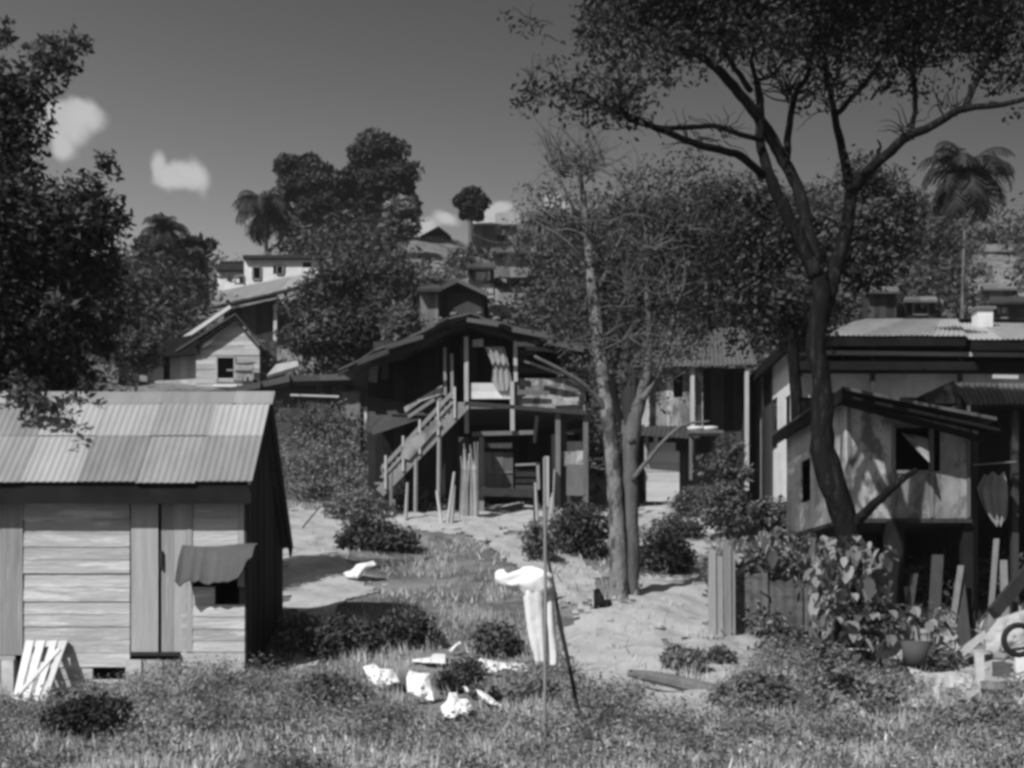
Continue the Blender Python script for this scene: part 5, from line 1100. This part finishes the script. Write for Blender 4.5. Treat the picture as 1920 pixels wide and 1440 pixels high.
V, Fq, t = blade_mesh(pts, R.uniform(.05, .17, len(pts)) * (1 + nn[keep]), .012, 3, .8)
tag(link('weeds', raw_mesh('weeds', V, Fq, t), 'grass'), 'coarse weeds in the yard below the timber house', 'weeds', kind='stuff')
# leafy ground plants near the camera
R = np.random.default_rng(84); B = []
for i in range(900):
    Y = R.uniform(8.8, 16); p_ = R.uniform(-20, 1940); X = sx(p_, Y); z = float(H(X, Y)); pyy = HZ - (z - CZ) / Y * F
    if any(inpoly([p_], [pyy], s)[0] for s in SAND + CL + [[(1690, 1190), (1960, 1190), (1960, 1330), (1700, 1330)]]) or (X < -3 and Y > 15.6): continue
    r = R.uniform(.08, .26); B.append((X, Y, z + r * .5, r, r, r * .9))
V, Fq, t = leaves(80000, B, .022, 84, clumps=5, tight=.35, up=.7)
tag(link('ground_plants', raw_mesh('ground_plants', V, Fq, t), 'leaf_pale'), 'small leafy weeds scattered through the near grass', 'weeds', kind='stuff')

# ================================================================== things lying about the yard
def slab_px(name, pts, Y, th, material, label, cat, group=None, yo=None):
    mb = MB(); q = [P(p[0], p[1], Y + (yo[i] if yo else 0)) for i, p in enumerate(pts)]; mb.prism(q, (0, th, 0)); return single(mb, name, material, label, cat, group)
mat('old_tin', .10, .4, 2, (1, 1, 2.5), rough=.8, tone=.4, stain=(.045, 3, .56))
o = empty('sheet_fence', GY(1440, 16.6), 'low fence of dented tin sheets under the sprawling large leaved plant', 'fence')
YF = G(1440, 1194).y
for i, (x0, x1, y0, y1, t) in enumerate(((1376, 1440, 1075, 1188, .5), (1436, 1505, 1090, 1182, .3), (1500, 1560, 1100, 1184, .6))):
    mb = MB(); n = 22; A = P(x0, y1, YF); B = P(x1, y1 - 2, YF - .05); h = (y1 - y0) / F * YF; pts = []
    for k in range(n + 1):
        p = A.lerp(B, k / n) + Vector((0, .006 * math.sin(k * 1.1), 0)); pts += [p, p + Vector((.01, .03, h * .5)), p + Vector((.0, .05, h + .015 * math.sin(k * .8 + i)))]
    fs = []
    for k in range(n):
        for j in (0, 1): fs.append([3 * k + j, 3 * k + 3 + j, 3 * k + 4 + j, 3 * k + 1 + j])
    m = len(pts); pts += [p + Vector((0, .008, 0)) for p in pts]; fs += [[m + a for a in f][::-1] for f in fs]
    fs += [[3 * k, m + 3 * k, m + 3 * k + 3, 3 * k + 3] for k in range(n)] + [[3 * k + 2, 3 * k + 5, m + 3 * k + 5, m + 3 * k + 2] for k in range(n)]
    mb.poly(pts, fs, t); mb.build('tin_sheet', 'old_tin', o)
mb = MB(); mb.beam(P(1378, 1190, YF + .05), P(1560, 1186, YF + .05), .05, .05, .2); mb.build('bottom_rail', 'dark_boards', o)
PG = 'upright planks at the left end of the tin fence'
for i, (x0, x1, y0, lb) in enumerate(((1329, 1342, 1028, 'leftmost of four upright planks ending the tin fence'), (1343, 1355, 1040, 'short dull plank, second from left beside the tin fence'), (1356, 1371, 1020, 'tallest and widest of the upright planks beside the tin fence'), (1371, 1378, 1030, 'narrow plank at the right of the upright planks, touching the tin fence'))):
    mb = MB(); Y = YF - .3 + .03 * i; yb = 1214; mb.prism([P(x0, y0, Y), P(x1, y0 + 4, Y), P(x1 + 1, yb, Y - .1), P(x0 - 1, yb, Y - .1)], (0, .03, 0)); single(mb, 'plank', 'pole_wood', lb, 'plank', PG)
mb = MB(); mb.tube([P(1178, 1262, 14.2), P(1215, 1268, 14.1), P(1260, 1277, 14.0), P(1318, 1292, 13.8), P(1400, 1312, 13.6)], [.04, .07, .08, .085, .08], 10, wob=.15); single(mb, 'log', 'bark', 'fallen dark log lying across the pale path', 'log')
mb = MB(); gs = G(1125, 1140); mb.tube([gs, gs + Vector((-.03, 0, .16)), gs + Vector((-.06, 0, .28))], [.12, .07, .04], 8, wob=.4); single(mb, 'stump', 'dark_bark', 'small dark stump left of the foot of the twin trunks', 'stump')
def rock(c, r, seed, label, material='stone', name='stone', group=None, flat=.6):
    mb = MB(); n = 10; m = 7; vs = []
    for j in range(m + 1):
        th = math.pi * j / m
        for k in range(n):
            ph = 2 * math.pi * k / n; d = Vector((math.sin(th) * math.cos(ph), math.sin(th) * math.sin(ph), math.cos(th))); f = 1 + .45 * mnoise.noise(d * 1.6 + Vector((seed, seed * 2, 0)))
            vs.append(Vector(c) + Vector((d.x * r * f, d.y * r * f, d.z * r * f * flat)))
    mb.poly(vs, [[j * n + k, (j + 1) * n + k, (j + 1) * n + (k + 1) % n, j * n + (k + 1) % n] for j in range(m) for k in range(n)], .5)
    o = single(mb, name, material, label, 'stone', group); o['kind'] = 'thing'; return o
for i, (px, py, r, lb, m_) in enumerate([(1135, 1138, .13, 'dark stone at the foot of the twin trunks', 'dark_bark'), (40, 1318, .13, 'pale stone under the slatted white frame', 'stone'), (290, 1272, .14, 'pale broken stone against the shed foundation', 'white_paint'), (1232, 1180, .12, 'flat stone on the pale path', 'stone'), (470, 1352, .12, 'whitish stone in the grass below the shed corner', 'white_paint'), (338, 1380, .09, 'round whitish stone low in the grass at the left', 'white_paint'), (905, 1020, .16, 'stone at the bend of the narrow upper path', 'stone'), (1690, 1262, .13, 'stone left of the scrap heap', 'stone')]):
    g = G(px, py); rock(g + Vector((0, 0, r * .25)), r, i * 3.1, lb, m_)
for i in range(34):
    px = rng.uniform(1085, 1330); py = rng.uniform(1100, 1290); g = G(px, py); rock(g + Vector((0, 0, .01)), rng.uniform(.025, .06), i * 1.7, 'small loose stone on the pale path', 'stone', 'pebble', 'loose stones on the pale path')
for i in range(40):
    px = rng.uniform(700, 1010); py = rng.uniform(930, 952); g = G(px, py); rock(g + Vector((0, 0, .04)), rng.uniform(.05, .14), i * 2.3, 'rubble lump heaped below the dark timber house', 'patched_boards' if i % 3 else 'stone', 'rubble', 'rubble below the timber house')
for i, (px, py) in enumerate(((826, 597), (852, 588), (899, 587), (931, 597))):
    rock(P(px, py + 1, 31.2), .07 + .03 * (i % 2), i * 4.1, 'stone weighing down the sheets on the timber house roof', 'grey_boards', 'stone', 'stones weighing down the timber house roof')
# half buried tyre
g = G(1608, 1262); mb = MB(); pts = [g + Vector((math.cos(a) * .27, -.1 + .0 * a, math.sin(a) * .27 - .02)) for a in [math.pi * k / 14 for k in range(15)]]
mb.tube(pts, .07, 8); single(mb, 'tyre', 'rubber', 'half buried tyre standing among the pale leaved weeds', 'tyre', smooth=True)
# wooden tub
def lathe(mb, c, prof, n=20, tone=.5):
    vs = [Vector(c) + Vector((math.cos(2 * math.pi * k / n) * r, math.sin(2 * math.pi * k / n) * r, z)) for r, z in prof for k in range(n)]
    fs = [[j * n + k, j * n + (k + 1) % n, (j + 1) * n + (k + 1) % n, (j + 1) * n + k] for j in range(len(prof) - 1) for k in range(n)] + [[k for k in range(n)][::-1]]
    mb.poly(vs, fs, tone); return mb
c = P(1866, 1352, 12.2); o = empty('wooden_tub', c, 'narrow wooden tub with a dark open mouth on the scrap heap', 'tub')
mb = MB(); lathe(mb, c, [(.09, 0), (.13, .36), (.135, .38), (.115, .38), (.10, .2), (.08, .05)]); mb.build('staves', 'pole_wood', o)
mb = MB(); lathe(mb, c + Vector((0, 0, .27)), [(.126, 0), (.13, .04), (.127, .04)]); mb.build('hoop', 'dark_zinc', o)
c = P(1716, 1248, 15.5); mb = MB(); lathe(mb, c, [(.13, 0), (.17, .3), (.16, .3), (.12, .03)]); single(mb, 'bucket', 'dark_zinc', 'dark bucket in the shade left of the scrap heap', 'bucket', smooth=True)
c = P(1912, 1200, 14.5); mb = MB(); pts = [c + Vector((math.cos(a) * .17, .03, math.sin(a) * .17)) for a in [2 * math.pi * k / 20 for k in range(21)]]; mb.tube(pts, .035, 7); single(mb, 'ring', 'rubber', 'dark round rubber ring at the right edge of the scrap heap', 'ring', smooth=True)
HG = 'scrap heap at the lower right'
for i, (pts, yb, m_, lb) in enumerate([([(1828, 1222), (1845, 1226), (1847, 1292), (1832, 1292)], 1292, 'pale_boards', 'pale upright board in the middle of the scrap heap'), ([(1904, 1222), (1925, 1218), (1925, 1276), (1906, 1278)], 1280, 'white_paint', 'whitewashed box board at the right edge of the scrap heap'),
        ([(1780, 1232), (1846, 1182), (1852, 1192), (1790, 1246)], 1250, 'pole_wood', 'slanting board leaning on the scrap heap'), ([(1700, 1180), (1790, 1177), (1792, 1186), (1700, 1188)], 1190, 'pole_wood', 'long low board across the shade under the patched shack'),
        ([(1750, 1288), (1759, 1285), (1762, 1318), (1752, 1320)], 1320, 'pale_boards', 'small pale stick at the left of the scrap heap'), ([(1798, 1284), (1810, 1282), (1811, 1316), (1801, 1318)], 1318, 'pale_boards', 'short pale board left of the wooden tub'), ([(1812, 1296), (1838, 1292), (1836, 1340), (1816, 1342)], 1342, 'stone', 'grey slab standing beside the wooden tub'),
        ([(1862, 1240), (1898, 1243), (1894, 1270), (1864, 1272)], 1272, 'old_tin', 'rusty tin scrap right of the pale upright board')]):
    Y = G(sum(p[0] for p in pts) / 4, yb).y - .05; slab_px('board', pts, Y, .04, m_, lb, 'board', HG, [0, 0, -.1, -.1])
for i, (ol, m_, nm, lb) in enumerate([([(1846, 1196), (1870, 1160), (1905, 1148), (1935, 1140), (1940, 1200), (1900, 1212), (1870, 1226), (1850, 1220)], 'stone', 'sheet', 'broad rumpled pale sheet at the back of the scrap heap'),
        ([(1700, 1250), (1740, 1262), (1800, 1258), (1826, 1268), (1822, 1292), (1770, 1290), (1720, 1276)], 'stone', 'sacking', 'long pale sacking spread left of the pale upright board'), ([(1880, 1322), (1905, 1304), (1935, 1296), (1935, 1324), (1900, 1334)], 'white_paint', 'paper', 'crumpled white paper right of the wooden tub'),
        ([(1855, 1402), (1880, 1394), (1910, 1398), (1930, 1412), (1890, 1420), (1862, 1416)], 'white_paint', 'paper', 'crumpled white paper in the bottom right corner'), ([(1558, 1338), (1580, 1320), (1586, 1300), (1612, 1298), (1618, 1330), (1636, 1346), (1590, 1350)], 'stone', 'sacking', 'pale torn sacking among weeds below the half buried tyre'),
        ([(1745, 1180), (1770, 1172), (1795, 1190), (1790, 1225), (1760, 1238), (1746, 1210)], 'grey_cloth', 'sacking', 'dull grey sacking heaped in the shade under the patched shack')]):
    cloth_piece(nm, ol, lb, seed=40 + i, material=m_, cat=nm if nm != 'sacking' else 'sack', group=HG)
for i in range(70):
    px = rng.uniform(1690, 1935); py = rng.uniform(1205, 1340); g = G(px, py); rock(g + Vector((0, 0, .04)), rng.uniform(.03, .13), i * 1.3 + 50, 'rubble lump in the scrap heap at the lower right', ('stone', 'grey_boards', 'pole_wood', 'old_tin')[i % 4], 'rubble', 'rubble in the scrap heap', .5)
for i in range(22):
    px = rng.uniform(1560, 1930); py = rng.uniform(1190, 1330); g = G(px, py); a = rng.uniform(0, 6.28); L_ = rng.uniform(.15, .5); mb = MB(); e = Vector((math.cos(a), math.sin(a) * .5, rng.uniform(.05, .5))) * L_; mb.beam(g + Vector((0, 0, .04)), g + e + Vector((0, 0, .06)), rng.uniform(.02, .06), .02); single(mb, 'scrap_wood', ('pole_wood', 'pale_boards', 'dark_boards')[i % 3], 'loose stick of scrap wood among the rubble at the lower right', 'wood', 'loose sticks of scrap wood')
bush(1740, 1235, 0, 60, 40, 1500, .05, 'weeds growing out of the left part of the scrap heap', 'leaf', seed=50)
bush(1850, 1335, 0, 80, 30, 1600, .045, 'weeds in front of the wooden tub', 'leaf_pale', seed=51)
bush(1480, 1215, 0, 90, 36, 2400, .05, 'trailing weeds below the tin fence', 'leaf', seed=52)
bush(1420, 1150, 0, 60, 40, 900, .06, 'thin creeper over the face of the tin fence', 'leaf_pale', seed=53)
# leaning dark plank at the far right, posts by the clothes pole
mb = MB(); mb.beam(P(1862, 1150, 16.5), P(1935, 1062, 17.2), .16, .1, .3, up=(0, 1, 0)); single(mb, 'beam', 'dark_pole', 'dark thick beam slanting up at the right edge', 'beam')
for i, (a, b, t, lb, m_) in enumerate((((1003, 1010), (1000, 898), .022, 'dark thin stake left of the clothes post top', 'dark_pole'), ((1035, 985), (1040, 880), .03, 'grey stake right of the clothes post top', 'pole_wood'), ((560, 990), (600, 950), .02, 'thin dark stick by the shed eave tip', 'dark_pole'))):
    g = G(*a); e = P(b[0], b[1], g.y); mb = MB(); mb.tube([g - Vector((0, 0, .1)), e], [t, t * .7], 6); single(mb, 'stake', m_, lb, 'stake')

# ================================================================== air
V = [(x, y, z) for x in (-110, 110) for y in (-12, 150) for z in (-25, 45)]
me = bpy.data.meshes.new('haze'); me.from_pydata(V, [], [(0, 1, 3, 2), (4, 6, 7, 5), (0, 4, 5, 1), (2, 3, 7, 6), (0, 2, 6, 4), (1, 5, 7, 3)]); me.update()
hm = bpy.data.materials.new('haze'); hm.use_nodes = True; t = hm.node_tree; t.nodes.clear()
ho = t.nodes.new('ShaderNodeOutputMaterial'); hv = t.nodes.new('ShaderNodeVolumePrincipled'); hv.inputs['Color'].default_value = (.9, .9, .9, 1); hv.inputs['Density'].default_value = .0004; hv.inputs['Anisotropy'].default_value = .2
t.links.new(hv.outputs[0], ho.inputs['Volume']); me.materials.append(hm); h = bpy.data.objects.new('haze', me); COL.objects.link(h); tag(h, 'thin haze over the hillside', 'haze', kind='stuff')

for i, (x0, x1, y0, y1, l, m_, lb) in enumerate([(1690, 1704, 1075, 1176, 18, 'dark_boards', 'dark plank leaning under the patched shack beside its thick post'), (1712, 1722, 1100, 1178, -16, 'grey_boards', 'short plank standing under the patched shack'), (1738, 1760, 1040, 1176, 10, 'dark_boards', 'wide dark board leaning under the patched shack'),
        (1775, 1786, 1060, 1180, 22, 'grey_boards', 'long slanting plank under the window of the patched shack'), (1800, 1822, 1095, 1182, -12, 'dark_boards', 'dark board leaning at the right corner post of the patched shack'), (1848, 1858, 1010, 1160, 16, 'grey_boards', 'upright plank below the grey hanging cloth'), (1880, 1894, 1050, 1150, -5, 'grey_boards', 'grey plank right of the upright plank below the hanging cloth')]):
    Y = 19.2; g = GY(x0, Y); w = (x1 - x0) / F * Y; t = P(x0 + l, y0, Y + .5); mb = MB(); mb.prism([g, g + Vector((w, 0, 0)), t + Vector((w, 0, 0)), t], (0, .03, 0)); single(mb, 'plank', m_, lb, 'plank', 'planks stored under the patched shack')
